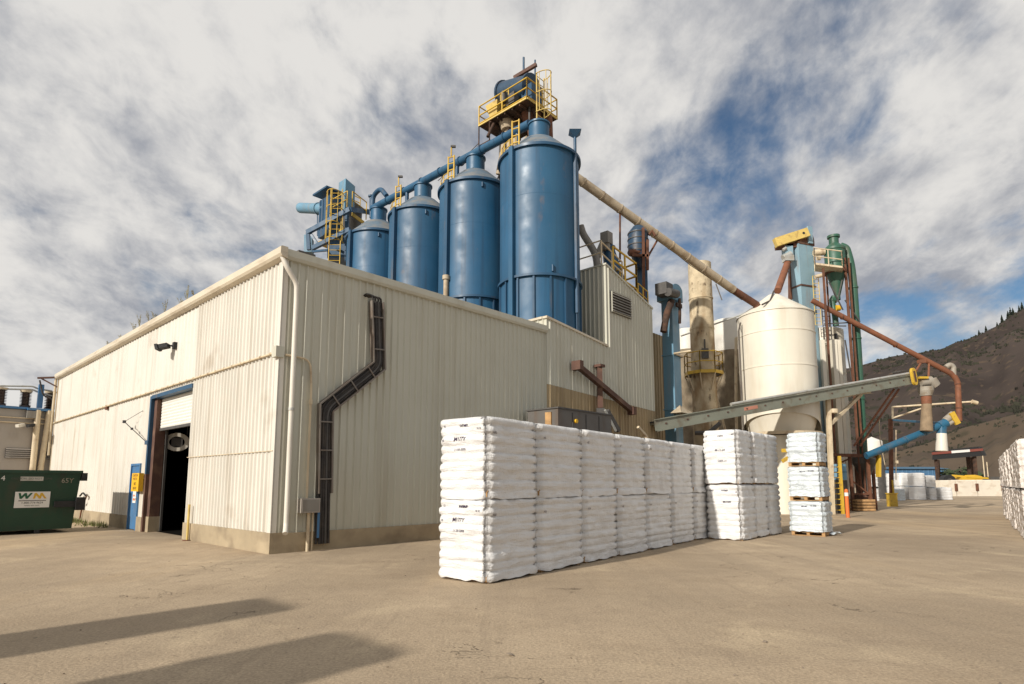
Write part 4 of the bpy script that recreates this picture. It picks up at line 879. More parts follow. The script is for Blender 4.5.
for z_ in (at(703, 330, 33).z, at(703, 300, 33).z): mb.lathe(SB, [(rw*1.03, z_), (rw*1.06, z_), (rw*1.06, z_+.08), (rw*1.03, z_+.08)], 36)
mb.build('band', M['stack'], ck)
mb = MB(); mb.tube(SB+Vector((-1.3, .6, 0)), SB+Vector((-1.3, .6, pz+1)), .1, 8); mb.build('side_pipe', M['dkgrey'], ck); mb = MB(); mb.tube(SB+Vector((-1.6, 1.0, 0)), SB+Vector((-1.6, 1.0, pz-1)), .14, 8); mb.build('side_pipe', M['dkgrey'], ck); mb = MB(); mb.path([SB+Vector((-.9, -.9, pz-3.4)), SB+Vector((-.2, -1.1, pz-3.4)), SB+Vector((.4, -1.1, pz-2.9))], .12, 8, .2); mb.build('side_pipe', M['dkgrey'], ck)

# ------------------------------------------------------------------ white tanks behind
def tank(name, px, py_top, Y, half, m, label, cone=.0, cat='tank', bands=0, group=None, zsplit=None, m2=None):
    b = at(px, 450, Y); b.z = 0; r_ = at(px+half, 400, Y).x-b.x; zt = at(px, py_top, Y-r_).z
    o = thing(name, b, label, cat, group)
    mb = MB()
    z0_ = 0 if zsplit is None else zsplit
    mb.lathe(b, [(r_, z0_), (r_, zt), (r_*.93, zt+r_*.06), (.02, zt+r_*cone+.06)], 40); mb.build('shell', m, o)
    if zsplit is not None:
        mb = MB(); mb.lathe(b, [(r_+.012, 0), (r_+.012, zsplit+.3), (r_, zsplit+.32)], 40); mb.build('dusty_base', m2, o)
    if bands:
        mb = MB()
        for i in range(1, bands+1): z_ = zt*i/(bands+1); mb.lathe(b, [(r_, z_-.03), (r_+.02, z_-.03), (r_+.02, z_+.03), (r_, z_+.03)], 40)
        mb.build('band', m, o)
    return o, b, r_, zt
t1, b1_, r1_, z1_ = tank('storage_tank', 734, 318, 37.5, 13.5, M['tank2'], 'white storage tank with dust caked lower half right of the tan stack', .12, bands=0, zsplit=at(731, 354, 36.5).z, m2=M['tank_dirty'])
mb = MB(); q = at(737, 350, 36); mb.path([at(738.5, 338, 35.8), at(736, 338, 35.8), at(736, 400, 35.8), at(737, 445, 35.8)], .09, 8, .3); mb.build('overflow_pipe', M['cream_steel'], t1)
mb = MB(); mb.tube(at(716, 395, 36), at(728, 440, 36), .07, 6); mb.build('brace', M['cream_steel'], t1)
tank('storage_tank', 691, 328, 42, 9, M['tank2'], 'narrow strip of white tank seen between blue elevator and tan stack', .1, zsplit=at(691, 352, 41).z, m2=M['tank_dirty'])
mb = MB(); mb.tube(at(681, 336, 34), at(738, 316, 34), .05, 6); mb.tube(at(738, 316, 34), at(745, 313, 34), .05, 6)
tag(mb.build('overhead_pipe', M['galv']), 'thin grey pipe running behind the tan stack to the white tank', 'pipe')

# big white silo with an arched opening over its hopper
BS = at(782, 450, 32.6); BS.z = 0; BR = (at(820.5, 360, 32.6).x-at(738, 360, 32.6).x)/2*.865
zt = at(779, 307.5, 32.6-BR).z; za = at(776, 294.5, 32.6).z; zb0 = at(779, 432, 32.6-BR).z; zarch = at(779, 412, 32.6-BR).z
ws = thing('white_silo', BS, 'large cream white steel silo with conical roof and arched hopper opening', 'silo')
mb = MB(); n = 96
def arch(a):           # lower edge of the shell; a is the angle from the camera side
    w_ = 1.22
    if abs(a) < w_*1.15:
        t = a/(w_*1.15); return zb0+.06+(zarch-zb0-.06)*math.sqrt(max(0, 1-t*t))
    return zb0+.06
vs = []
for i in range(n):
    an = -math.pi/2-.37+2*math.pi*i/n; a = ((2*math.pi*i/n+math.pi) % (2*math.pi))-math.pi
    p_ = BS+Vector((math.cos(an)*BR, math.sin(an)*BR, 0)); vs += [p_+Z*arch(a), p_+Z*zt]
mb.add(vs, [(2*i, (2*i+2) % (2*n), (2*i+3) % (2*n), 2*i+1) for i in range(n)], True); shl = mb.build('shell', M['tank'], ws)
mb = MB(); mb.lathe(BS, [(BR+.04, zt-.02), (BR+.04, zt+.04), (.3, za-.05), (.02, za)], 64); mb.build('cone_roof', M['tank'], ws)
mb = MB()
for k in (.46, .80): 
    z_ = zarch+(zt-zarch)*k; mb.lathe(BS, [(BR+.002, z_-.035), (BR+.022, z_-.03), (BR+.022, z_+.03), (BR+.002, z_+.035)], 64)
mb.build('seam_band', M['tank'], shl)
mb = MB(); mb.lathe(BS, [(BR*.985, zarch+.15), (BR*.80, zb0-.05), (BR*.5, zb0-.06)], 64); mb.build('hopper', M['tank'], ws)
mb = MB(); mb.lathe(BS, [(BR-.03, zb0-.08), (BR+.07, zb0-.08), (BR+.07, zb0+.08), (BR-.03, zb0+.08), (BR-.03, zb0-.08)], 64); mb.build('ring_beam', M['cream_steel'], ws)
mb = MB(); mb.lathe(BS, [(BR-.5, 0), (BR-.5, zb0-.1)], 48); mb.build('lower_skirt', M['tank'], ws)
for k in range(8):
    an = -math.pi/2-.15+2*math.pi*k/8; p_ = BS+Vector((math.cos(an), math.sin(an), 0))*(BR-.12); mb = MB(); mb.box(p_+Z*(zb0-.08)/2, (.34, .26, zb0-.09), (Vector((math.cos(an+1.57), math.sin(an+1.57), 0)), Vector((math.cos(an), math.sin(an), 0)), Z)); mb.build('leg', M['tank'], ws)
mb = MB(); mb.path([BS+Vector((-BR-.1, -.4, zt-.4)), BS+Vector((-BR-.3, -.6, zt-.9)), BS+Vector((-BR-.3, -.6, zb0-1))], .05, 6); mb.path([at(701+85, 306, 33) if False else BS+Vector((-1.3, -1.5, zt+.3)), BS+Vector((-.6, -.9, zt+.7)), BS+Vector((-.1, -.3, za+.1))], .05, 6); mb.build('roof_pipe', M['steelrod'], ws)
for pts in ([(781.5, 450.5), (788, 450.5)], [(782, 461.5), (788.5, 457.5)]):
    a, b = at(*pts[0], 30), at(*pts[1], 30)
    tag(MB().bar(a, b, .05, .18).build('yellow_tag', M['yellow']), ('upper level' if pts[0][1] < 455 else 'lower tilted')+' yellow tag beside the white silo leg above the sacks', 'tag')

# rear cream silo with ladders
t2, b2_, r2_, z2_ = tank('rear_silo', 829, 327.5, 37.5, 16.5, M['tank'], 'narrow cream silo with dark ladders standing behind the large white silo', .1, cat='silo', bands=3)
for px_ in (824.5, 829.5):
    mb = MB(); a = at(px_-1.5, 326, 36.2); b = at(px_+1.2, 326, 36.2); zt_ = at(px_, 305, 36.2).z; zb_2 = at(px_, 346, 36.2).z
    for p_ in (a, b): mb.tube(Vector((p_.x, p_.y, zb_2)), Vector((p_.x, p_.y, zt_)), .03, 6)
    for k in range(9): z_ = zb_2+(zt_-zb_2)*(k+.5)/9; mb.tube(Vector((a.x, a.y, z_)), Vector((b.x, b.y, z_)), .02, 6)
    mb.build('ladder', M['dkgrey'], t2)
mb = MB(); mb.box(at(836, 336, 36.2), (.16, .1, .3)); mb.box(at(836, 341, 36.2), (.16, .1, .2)); mb.build('marker_plate', M['black'], t2)
mb = MB()
for px_, w_ in ((822, .22), (833, .3), (838, .2)): mb.bar(at(px_, 340, 36), Vector((at(px_, 340, 36).x, at(px_, 340, 36).y, 0)), w_)
mb.build('corner_rib', M['tank'], t2)

# pale blue elevator leg with its yellow guarded drive
EL = at(812.5, 450, 36.5); EL.z = 0
el = thing('elevator_leg', EL, 'tall pale blue elevator leg with yellow drive guard rising behind the white silo', 'elevator')
tz = at(804, 247, 36.5).z; lw = at(813.5, 280, 36.5).x-at(795, 280, 36.5).x
X_, Y_ = Vector((.94, .34, 0)).normalized(), Vector((-.34, .94, 0)).normalized()
mb = MB(); mb.box(EL+Z*tz/2, (lw, .9, tz), (X_, Y_, Z)); mb.build('casing', M['pale_blue'], el)
for py in (288, 246): z_ = at(804, py, 36.5).z; MB().box(EL+Z*z_, (lw+.08, .98, .1), (X_, Y_, Z)).build('flange', M['brown'], el)
mb = MB(); c = at(806, 246, 36.3); n = 12
pr_ = [c+X_*(math.cos(math.pi*i/n)*.60-.1)+Z*(.28+math.sin(math.pi*i/n)*.75) for i in range(n+1)]+[c-X_*.7-Z*.0, c+X_*.5-Z*.0]
mb.prism([p_-Y_*.2 for p_ in pr_], Y_*.7); mb.build('head', M['rust'], el)
mb = MB(); mb.box(at(810, 235, 36.1), (.35, .1, 1.1), (X_, Y_, Z)); mb.build('head_plate', M['pale_blue'], el)
a, b = at(775, 243, 35.9), at(807.5, 232.5, 35.9)
mb = MB(); mb.bar(a, b, .35, .55); yg = mb.build('drive_guard', M['yellow2'], el)
mb = MB(); c = a+(b-a)*.84; mb.tube(c+Vector((0, -.19, .0)), c+Vector((0, -.176, .0)), .08, 10); mb.build('shaft_cap', M['black'], yg)
mb = MB(); mb.bar(at(776, 247.5, 36.2), at(800, 246, 36.2), .4, .25); mb.box(at(788, 244, 36.2), (.5, .4, .4)); mb.build('motor_bed', M['rust'], el)
mb = MB(); mb.box(at(787.5, 253, 36.2), (.5, .5, .75)); mb.build('discharge_box', M['pale_blue'], el)
mb = MB(); mb.tube(at(783, 258, 36), at(791, 254, 36), .2, 10); mb.box(at(788, 259, 36), (.55, .5, .35)); mb.tube(at(786, 248, 35.9), at(783, 250, 35.9), .1, 8); mb.build('valve', M['galv'], el)
mb = MB(); mb.tube(at(787.5, 263, 36), at(777.5, 291, 33.4), .2, 12); mb.build('spout', M['rust_pipe'], el)
mb = MB(); mb.bar(at(791.5, 258, 36.7), at(791.5, 300, 36.7), .3, .3); mb.build('rusty_duct', M['rust'], el)

# ------------------------------------------------------------------ green cyclone on a rusty frame
CY = 36.0
gc_ = at(835, 260, CY); gb = Vector((gc_.x, gc_.y, 0))
gy = thing('green_cyclone', gb, 'green cyclone separator with curved green duct on a rusty frame', 'cyclone')
def zc(py): return at(835, py, CY).z
mb = MB(); rr_ = (at(844, 260, CY).x-at(825, 260, CY).x)/2
mb.lathe(gb, [(.28, zc(237)), (.28, zc(244)), (rr_*1.06, zc(249)), (rr_*1.08, zc(251)), (rr_, zc(252)), (rr_, zc(270)), (.16, zc(296)), (.16, zc(300))], 32); mb.build('body', M['green'], gy)
mb = MB(); mb.lathe(gb, [(.0, zc(235.8)), (.36, zc(235.8)), (.36, zc(238)), (.28, zc(238.2))], 24); mb.build('cap', M['green'], gy)
mb = MB(); mb.lathe(gb, [(rr_*.99, zc(270)), (rr_+.05, zc(270)), (rr_+.05, zc(274)), (rr_*.82, zc(274))], 32); mb.build('cone_band', M['rust'], gy)
mb = MB(); mb.path([at(834, 297, CY), at(832, 300, CY), at(835, 316, CY), at(836, 326, CY)], .17, 10); mb.tube(at(831, 300, CY), at(836, 300, CY), .2, 10); mb.build('discharge', M['green'], gy)
mb = MB(); mb.tube(at(836, 308, CY-.2), at(840, 308, CY-.2), .18, 10); mb.build('valve_motor', M['sign_yellow'], gy)
mb = MB(); pth = [at(840, 246, CY+.2), at(846, 248, CY+.1), at(850.5, 263, CY), at(853, 282, CY), at(857.5, 350, CY), at(863.5, 456, CY)]; mb.path(pth, .235, 14, .8); mb.build('duct', M['green'], gy)
mb = MB()
for p_ in (288, 340, 400, 430):
    k_ = (p_-282)/(456-282); q = pth[3]+(pth[-1]-pth[3])*k_; mb.tube(q-Z*.05, q+Z*.05, .28, 14)
mb.build('duct_flange', M['green'], gy)
mb = MB(); dk = [at(815, 264.5, CY-1.0), at(843, 268, CY-1.3)]; d_ = Vector((.6, 1.2, 0)); mb.prism([dk[0], dk[1], dk[1]+d_, dk[0]+d_], Z*.12); mb.build('deck', M['cream_steel'], gy)
mb = MB(); rail_line(mb, [dk[0]+d_, dk[0], dk[1], dk[1]+d_], 1.05, .035, gap=1.0); mb.build('guardrail', M['cream_steel'], gy)
mb = MB(); mb.tube(at(815, 277, CY-.6), at(823, 275, CY-.6), .12, 8); mb.tube(at(814, 253, CY), at(824, 252, CY), .22, 8); mb.tube(at(817, 258, CY-.4), at(820, 258, CY-.4), .15, 8); mb.build('side_pipe', M['cream_steel'], gy)
mb = MB()
for px0, px1, w_ in ((843.5, 853, .11), (847.5, 858, .08)):
    a = at(px0+1, 258, CY-.5); b = gr(px1, 507); b = Vector((a.x+.0, a.y, 0)); mb.bar(a, b, w_)
a = at(823, 268, CY-1.0); mb.bar(a, Vector((a.x, a.y, 0)), .1); a2 = at(826, 268, CY+1.2); mb.bar(a2, Vector((a2.x, a2.y, 0)), .08); a3 = at(846, 268, CY+1.2); mb.bar(a3, Vector((a3.x, a3.y, 0)), .08)
mb.build('frame_post', M['rust'], gy)
mb = MB()
for p_, q_ in (((829, 282), (843, 310)), ((842, 280), (837, 302)), ((845, 300), (860, 322)), ((824, 324), (860, 322)), ((845, 340), (852, 380)), ((838, 326), (846, 326))): mb.bar(at(*p_, CY-.5), at(*q_, CY-.4), .06)
mb.build('brace', M['dkgrey'], gy)
mb = MB(); mb.tube(at(850.5, 262, CY+.6), at(852, 300, CY+.6), .14, 8); mb.build('small_pipe', M['cream_steel'], gy)
mb = MB(); a, b = at(818.5, 325, CY-.4), at(815.5, 276, CY-.4)
for e in (-.18, .18): mb.tube(Vector((a.x+e, a.y, a.z)), Vector((a.x+e, a.y, b.z)), .025, 6)
for k in range(14): z_ = a.z+(b.z-a.z)*k/13; mb.tube(Vector((a.x-.18, a.y, z_)), Vector((a.x+.18, a.y, z_)), .018, 5)
mb.build('ladder', M['yellow2'], gy)

# ------------------------------------------------------------------ conveyor
ka, kb = at(650, 424.5, 26.2), at(904, 379, 34.0)
cv = thing('belt_conveyor', (ka+kb)/2, 'long grey green inclined belt conveyor crossing in front of the white silo', 'conveyor')
kd = (kb-ka).normalized(); kx = kd.cross(Z).normalized(); ku = kx.cross(kd)
mb = MB()
mb.bar(ka-kx*.0, kb, .62, .10); 
mb.bar(ka+kx*.30-ku*.08, kb+kx*.30-ku*.08, .04, .46); mb.bar(ka-kx*.30-ku*.08, kb-kx*.30-ku*.08, .04, .50)
for s in (-1, 1):
    for h in (.17, -.33): mb.bar(ka+kx*(.34*s)+ku*h, kb+kx*(.34*s)+ku*h, .08, .035)
mb.build('frame', M['conveyor'], cv)
mb = MB(); k0 = ka+(kb-ka)*.25; mb.tube(k0+kx*.30+ku*.27, kb+kx*.30+ku*.27, .075, 10); mb.build('hand_pipe', M['galv'], cv)
mb = MB(); mb.bar(ka+ku*.08, kb+ku*.08, .5, .06); mb.build('belt', M['black'], cv)
L_ = (kb-ka).length
mb = MB()
for k in range(15):
    q = ka+kd*L_*(k+.5)/15+kx*.335-ku*.06; mb.box(q, (.10, .02, .06), (kd, kx, ku))
mb.build('roller_bracket', M['brown'], cv)
mb = MB(); q = ka+kd*L_*.315+kx*.325-ku*.06; mb.box(q, (.9, .008, .16), (kd, kx, ku)); mb.build('red_label', material('faded_red_label', (.50, .22, .15), .6), cv)
mb = MB(); c = kb+kd*.15+ku*.05
pts = []
for i in range(21):
    a = 2*math.pi*i/20; x_, y_ = math.cos(a), math.sin(a); sx = .17; pts.append(c+kx*.40+kd*(.20*x_)+ku*(.28*y_+(.22 if y_ > 0 else -.22)*(1 if abs(y_) > .01 else 0)))
mb.prism(pts[:-1], kx*.14); yo = mb.build('head_guard', M['yellow'], cv)
mb = MB(); mb.box(c+kx*.545, (.18, .012, .62), (kd, kx, ku)); mb.build('mesh_panel', M['brown'], yo)
mb = MB(); mb.bar(kb+ku*.48-kd*.6, kb+ku*.42+kd*.5, .5, .06); mb.build('head_cover', M['dkgrey'], cv)
HD = kb+kd*.55
mb = MB(); cx = at(926, 384, 34.2); mb.tube(at(919, 383, 34.2), at(931, 381, 34.2), .29, 16); mb.tube(at(931, 381, 34.2), at(935.5, 386, 34.2), .33, 16, .28); mb.lathe(Vector((at(925.5, 389, 34.2).x, 34.2, 0)), [(.42, at(925, 387, 34.2).z), (.40, at(925, 391, 34.2).z), (.30, at(925, 396, 34.2).z)], 20); mb.build('head_drum', M['dust_metal'], cv)
mb = MB(); mb.box(at(922, 378, 34.0), (.5, .4, .12)); mb.build('drum_lid', M['yellow'], cv)
mb = MB(); q1, q2, q3 = at(926, 394, 34.2), at(926.5, 404, 34.2), at(926.5, 431, 34.2); mb.tube(q1, q2, .27, 16, .26); mb.build('upper_chute', M['rust_pipe'], cv)
mb = MB(); mb.tube(q2, q3, .25, 16, .33); mb.build('canvas_chute', material('dusty_canvas', (.26, .19, .12), .9, 0, .2, 3, (.15, .09, .05), .6, (3, 3, 1)), cv)
# cream leg bracket and rust struts
lg = Vector((at(829.5, 440, 29.4).x, 31.4, 0)); 
t0_ = .70; p0 = ka+(kb-ka)*.695; p1 = ka+(kb-ka)*.865
fy = kx*.42
b0 = at(828, 398.5, (p0+fy).y); b1 = at(868, 392.3, (p1+fy).y)
mb = MB(); mb.bar(b0-kd*.1, b1+kd*.15, .14, .16); mb.build('bracket_beam', M['cream_steel'], cv)
mb = MB(); q = at(832, 505, b0.y); mb.bar(b0, Vector((q.x, q.y, 0)), .20, .2); mb.build('leg', M['cream_steel'], cv)
mb = MB(); mb.bar(at(829.5, 425, b0.y), at(861, 394.5, b1.y-.1), .14, .16); mb.tube(at(834, 409, b0.y), at(834, 413, b0.y), .2, 10); mb.build('brace', M['cream_steel'], cv)
for px0, px1 in ((894, 854), (899, 860)):
    mb = MB(); mb.bar(at(px0, 389, 33.9), at(px1, 446, 34.2), .09, .09); mb.build('rusty_strut', M['rust_pipe'], cv)

# rusty pipe over everything
pr0 = [at(812, 300.5, 35.5), at(953, 374.5, 35.0), at(957.8, 382, 35.0), at(959.3, 421, 35.0)]
rp = thing('oxide_spout', pr0[1], 'long rust coloured pipe slanting down and bending to a vertical end', 'pipe')
mb = MB(); mb.path(pr0, .155, 14, .3); mb.build('pipe', M['rust_pipe'], rp)
mb = MB()
for q in (at(842, 316.2, 35.4), at(895, 344, 35.2), at(957.8, 384, 35), at(959, 408, 35)): mb.tube(q-Vector((.04, 0, .03)), q+Vector((.04, 0, -.03)), .18, 14) if q.z > at(0, 375, 35).z else mb.tube(q-Z*.04, q+Z*.04, .18, 14)
mb.build('joint_band', M['rust'], rp)
mb = MB(); mb.path([at(953.5, 375, 35), at(953.5, 367, 35), at(950, 364.5, 35), at(945.5, 367.5, 35)], .15, 10, .25); mb.build('elbow_stub', M['dust_metal'], rp)
mb = MB(); mb.tube(at(929, 364, 35), at(928.5, 378, 34.4), .06, 8); mb.tube(at(922, 361, 35), at(916, 371, 34.3), .06, 8); mb.box(at(921.5, 361.5, 34.9), (.35, .3, .2)); mb.build('hanger', M['rust_pipe'], rp)

# blue auger, its jib post and sock
au0, au1 = at(866, 456, 34.4), at(944, 424, 34.6)
ag = thing('screw_auger', (au0+au1)/2, 'bright blue inclined screw auger with white canvas sock at its upper end', 'auger')
mb = MB(); mb.tube(au0, au1, .20, 16); mb.tube(at(939, 426.3, 34.6), at(946, 423, 34.6), .27, 16); mb.build('tube', M['auger'], ag)
mb = MB(); mb.tube(at(941.5, 424, 34.6), at(941.5, 434, 34.6), .26, 14); mb.build('outlet', M['auger'], ag)
mb = MB(); mb.tube(at(941.5, 433.5, 34.6), at(941.8, 451, 34.6), .26, 14, .31); mb.build('canvas_sock', M['white_pipe'], ag)
mb = MB(); mb.tube(at(945, 421, 34.6), at(953, 414, 34.6), .2, 12); mb.tube(at(948, 424.5, 34.5), at(955, 421, 34.5), .12, 10); mb.build('motor', M['dust_metal'], ag)
mb = MB(); mb.bar(at(951.5, 412.5, 34.4), at(958, 424, 34.4), .12, .3); mb.build('belt_guard', M['yellow'], ag)
for t in (.25, .5, .75): q = au0+(au1-au0)*t; d_ = (au1-au0).normalized(); MB().tube(q-d_*.04, q+d_*.04, .225, 16).build('flange', M['auger'], ag)
JB = gr(892.5, 506.5); jy = JB.y
jb = thing('jib_post', JB, 'slim rusty post on a yellow base with a cream swing boom', 'post')
jt = at(891, 405, jy); 
mb = MB(); mb.bar(JB+Z*.9, Vector((at(890.5, 419, jy).x, jy, at(891, 419, jy).z)), .2, .2); mb.build('post', M['rust'], jb)
mb = MB(); mb.bar(Vector((JB.x+.02, jy-.13, .9)), Vector((JB.x+.02, jy-.13, at(892, 480, jy).z)), .26, .05); mb.prism([JB+Vector((x, y, 0)) for x, y in ((-.26, -.2), (.26, -.2), (.26, .2), (-.26, .2))], Z*.84); mb.prism([JB+Vector((x, y, .843)) for x, y in ((-.30, -.24), (.30, -.24), (.30, .24), (-.30, .24))], Z*.08); mb.build('yellow_base', M['yellow'], jb)
mb = MB(); mb.tube(at(892.5, 420, jy), at(892.5, 406.5, jy), .07, 8); mb.tube(at(892.5, 407, jy), at(975, 401.5, jy-1.5), .065, 8); mb.tube(at(893, 418, jy), at(934, 404.3, jy-.7), .06, 8); mb.tube(at(972, 401.5, jy-1.5), at(977, 403, jy-1.5), .14, 8); mb.build('boom', M['cream_steel'], jb)
mb = MB(); mb.bar(at(893, 420, jy), at(938, 423, 35.0), .16, .12); mb.build('lower_arm', M['auger'], jb)
mb = MB(); mb.path([at(879, 418, 35.5), at(880, 440, 35.5), at(886, 470, 36)], .025, 5); mb.tube(at(896, 430, jy), at(896, 480, jy), .03, 5); mb.box(at(896, 462, jy), (.2, .2, .2)); mb.build('hanging_cable', M['cream_steel'], jb)

# rusty hopper stand under the auger
HB = gr(860, 511); hy = HB.y
hs = thing('hopper_stand', HB, 'dark rusty hopper stand with pallet wood around its foot', 'hopper')
def hp_(px, py, dy=0): return at(px, py, hy+dy)
for px_, dy in ((851, 0), (857, 1.6), (869, 0), (873.5, 1.6)):
    a = hp_(px_, 478, dy); mb = MB(); mb.bar(Vector((a.x, a.y, 0)), Vector((a.x, a.y, hp_(0, 455, dy).z)), .15, .15); mb.build('leg', M['rust'], hs)
mb = MB(); c = hp_(864, 460, .8); mb.lathe(Vector((c.x, c.y, 0)), [(.62, hp_(0, 455).z), (.62, hp_(0, 463).z), (.22, hp_(0, 478).z), (.22, hp_(0, 492).z)], 24); mb.lathe(Vector((c.x, c.y, 0)), [(.62, hp_(0, 455).z), (.0, hp_(0, 454).z)], 24); mb.build('hopper', M['dkgrey'], hs)
mb = MB(); mb.bar(hp_(832, 455, -.2), hp_(878, 456, -.2), .16, .18); mb.bar(hp_(851, 494, 0), hp_(869, 494, 0), .1); mb.bar(hp_(851, 480, 0), hp_(869, 494, 0), .08); mb.bar(hp_(833, 466, .4), hp_(851, 458, .4), .08); mb.build('cross_beam', M['rust'], hs)
mb = MB(); mb.bar(hp_(878.5, 455, -.3), hp_(878.5, 477, -.3), .3, .14); mb.build('yellow_guard', M['yellow'], hs)
for k in range(4):
    mb = MB(); z_ = .02+k*.17; a, b = hp_(853, 500, -.15), hp_(871, 500, -.15); mb.bar(Vector((a.x, a.y, z_+.08)), Vector((b.x, b.y, z_+.08)), .8, .12); mb.build('timber', M['wood'], hs)
mb = MB(); c = hp_(862, 500, .9); mb.box(Vector((c.x, c.y, .5)), (.9, 1.0, 1.0)); mb.build('pedestal', M['brown'], hs)
# other bits at the foot of the stand
p = gr(881, 506); p = p+Vector((.1, 1.6, 0))
cbk = thing('concrete_block', p, 'tan concrete block on the yard behind the yellow based post', 'block'); mb = MB(); mb.prism([p+Vector((x, y, 0)) for x, y in ((-.5, -.4), (.35, -.4), (.35, .4), (-.5, .4))], Z*1.2); mb.build('body', M['barrier'], cbk); mb = MB(); mb.prism([p+Vector((x, y, 1.202)) for x, y in ((-.52, -.43), (.5, -.43), (.5, .42), (-.52, .42))], Z*.14); mb.build('cap', M['dkgrey'], cbk)
# yellow ladder, blue drum, orange bollard
p = gr(838, 514); ly = p.y
yl = thing('yellow_ladder', p, 'yellow steel ladder standing right of the three high sack stack', 'ladder')
mb = MB(); a0_, a1_ = at(832.5, 514, ly), at(843, 513, ly); a0_.z = a1_.z = 0; h0 = at(0, 467, ly).z; h1 = at(0, 456, ly).z
mb = MB(); mb.bar(a0_, a0_+Z*h0, .09); mb.build('rail', M['yellow'], yl); mb = MB(); mb.bar(a1_, a1_+Z*h1, .13); mb.build('rail', M['yellow'], yl)
for k in range(9):
    z_ = .2+k*(h0-.2)/8; mb = MB(); mb.bar(a0_+Z*z_, a1_+Z*z_, .06, .05); mb.build('rung', M['yellow'], yl)
p = at(838.5, 478, ly+1.2); bd = thing('blue_drum', p, 'small teal blue drum on a frame behind the yellow ladder', 'drum')
mb = MB(); mb.tube(p-Z*.1, p+Z*.75, .42, 18); mb.build('barrel', M['leg_blue'], bd)
mb = MB(); mb.tube(p+Z*.3, p+Z*.34, .44, 18); mb.build('hoop', M['blue_trim'], bd); mb = MB(); mb.bar(Vector((p.x, p.y, 0)), p-Z*.12, .6, .6); mb.build('stand', M['dkgrey'], bd)
p = gr(848, 517.5); ob = thing('orange_bollard', p, 'bright orange bollard with a white band beside the yellow ladder', 'bollard')
mb = MB(); hh = at(848, 490, p.y).z; mb.tube(p, p+Z*hh, .085, 12); mb.tube(p+Z*hh, p+Z*(hh+.05), .085, 12, .03); mb.build('post', M['orange'], ob); mb = MB(); mb.tube(p+Z*(hh-.28), p+Z*(hh-.12), .088, 12); mb.build('reflective_band', M['sign_white'], ob)
# pipes and clutter in the shade behind the three-high stack
for i, (px_, w_, pt, m_) in enumerate(((834, .16, 400, 'cream_steel'), (838.5, .2, 395, 'tank'), (842, .14, 410, 'dkgrey'), (845.5, .18, 420, 'cream_steel'))):
    q = at(px_, 470, 36.0+.3*i); tag(MB().tube(Vector((q.x, q.y, 0)), Vector((q.x, q.y, at(px_, pt, q.y).z)), w_, 10).build('standpipe', M[m_]), ('leftmost', 'second', 'dark third', 'rightmost')[i]+' of the upright pipes behind the yellow ladder', 'pipe', 'upright pipes by the rusty frame')

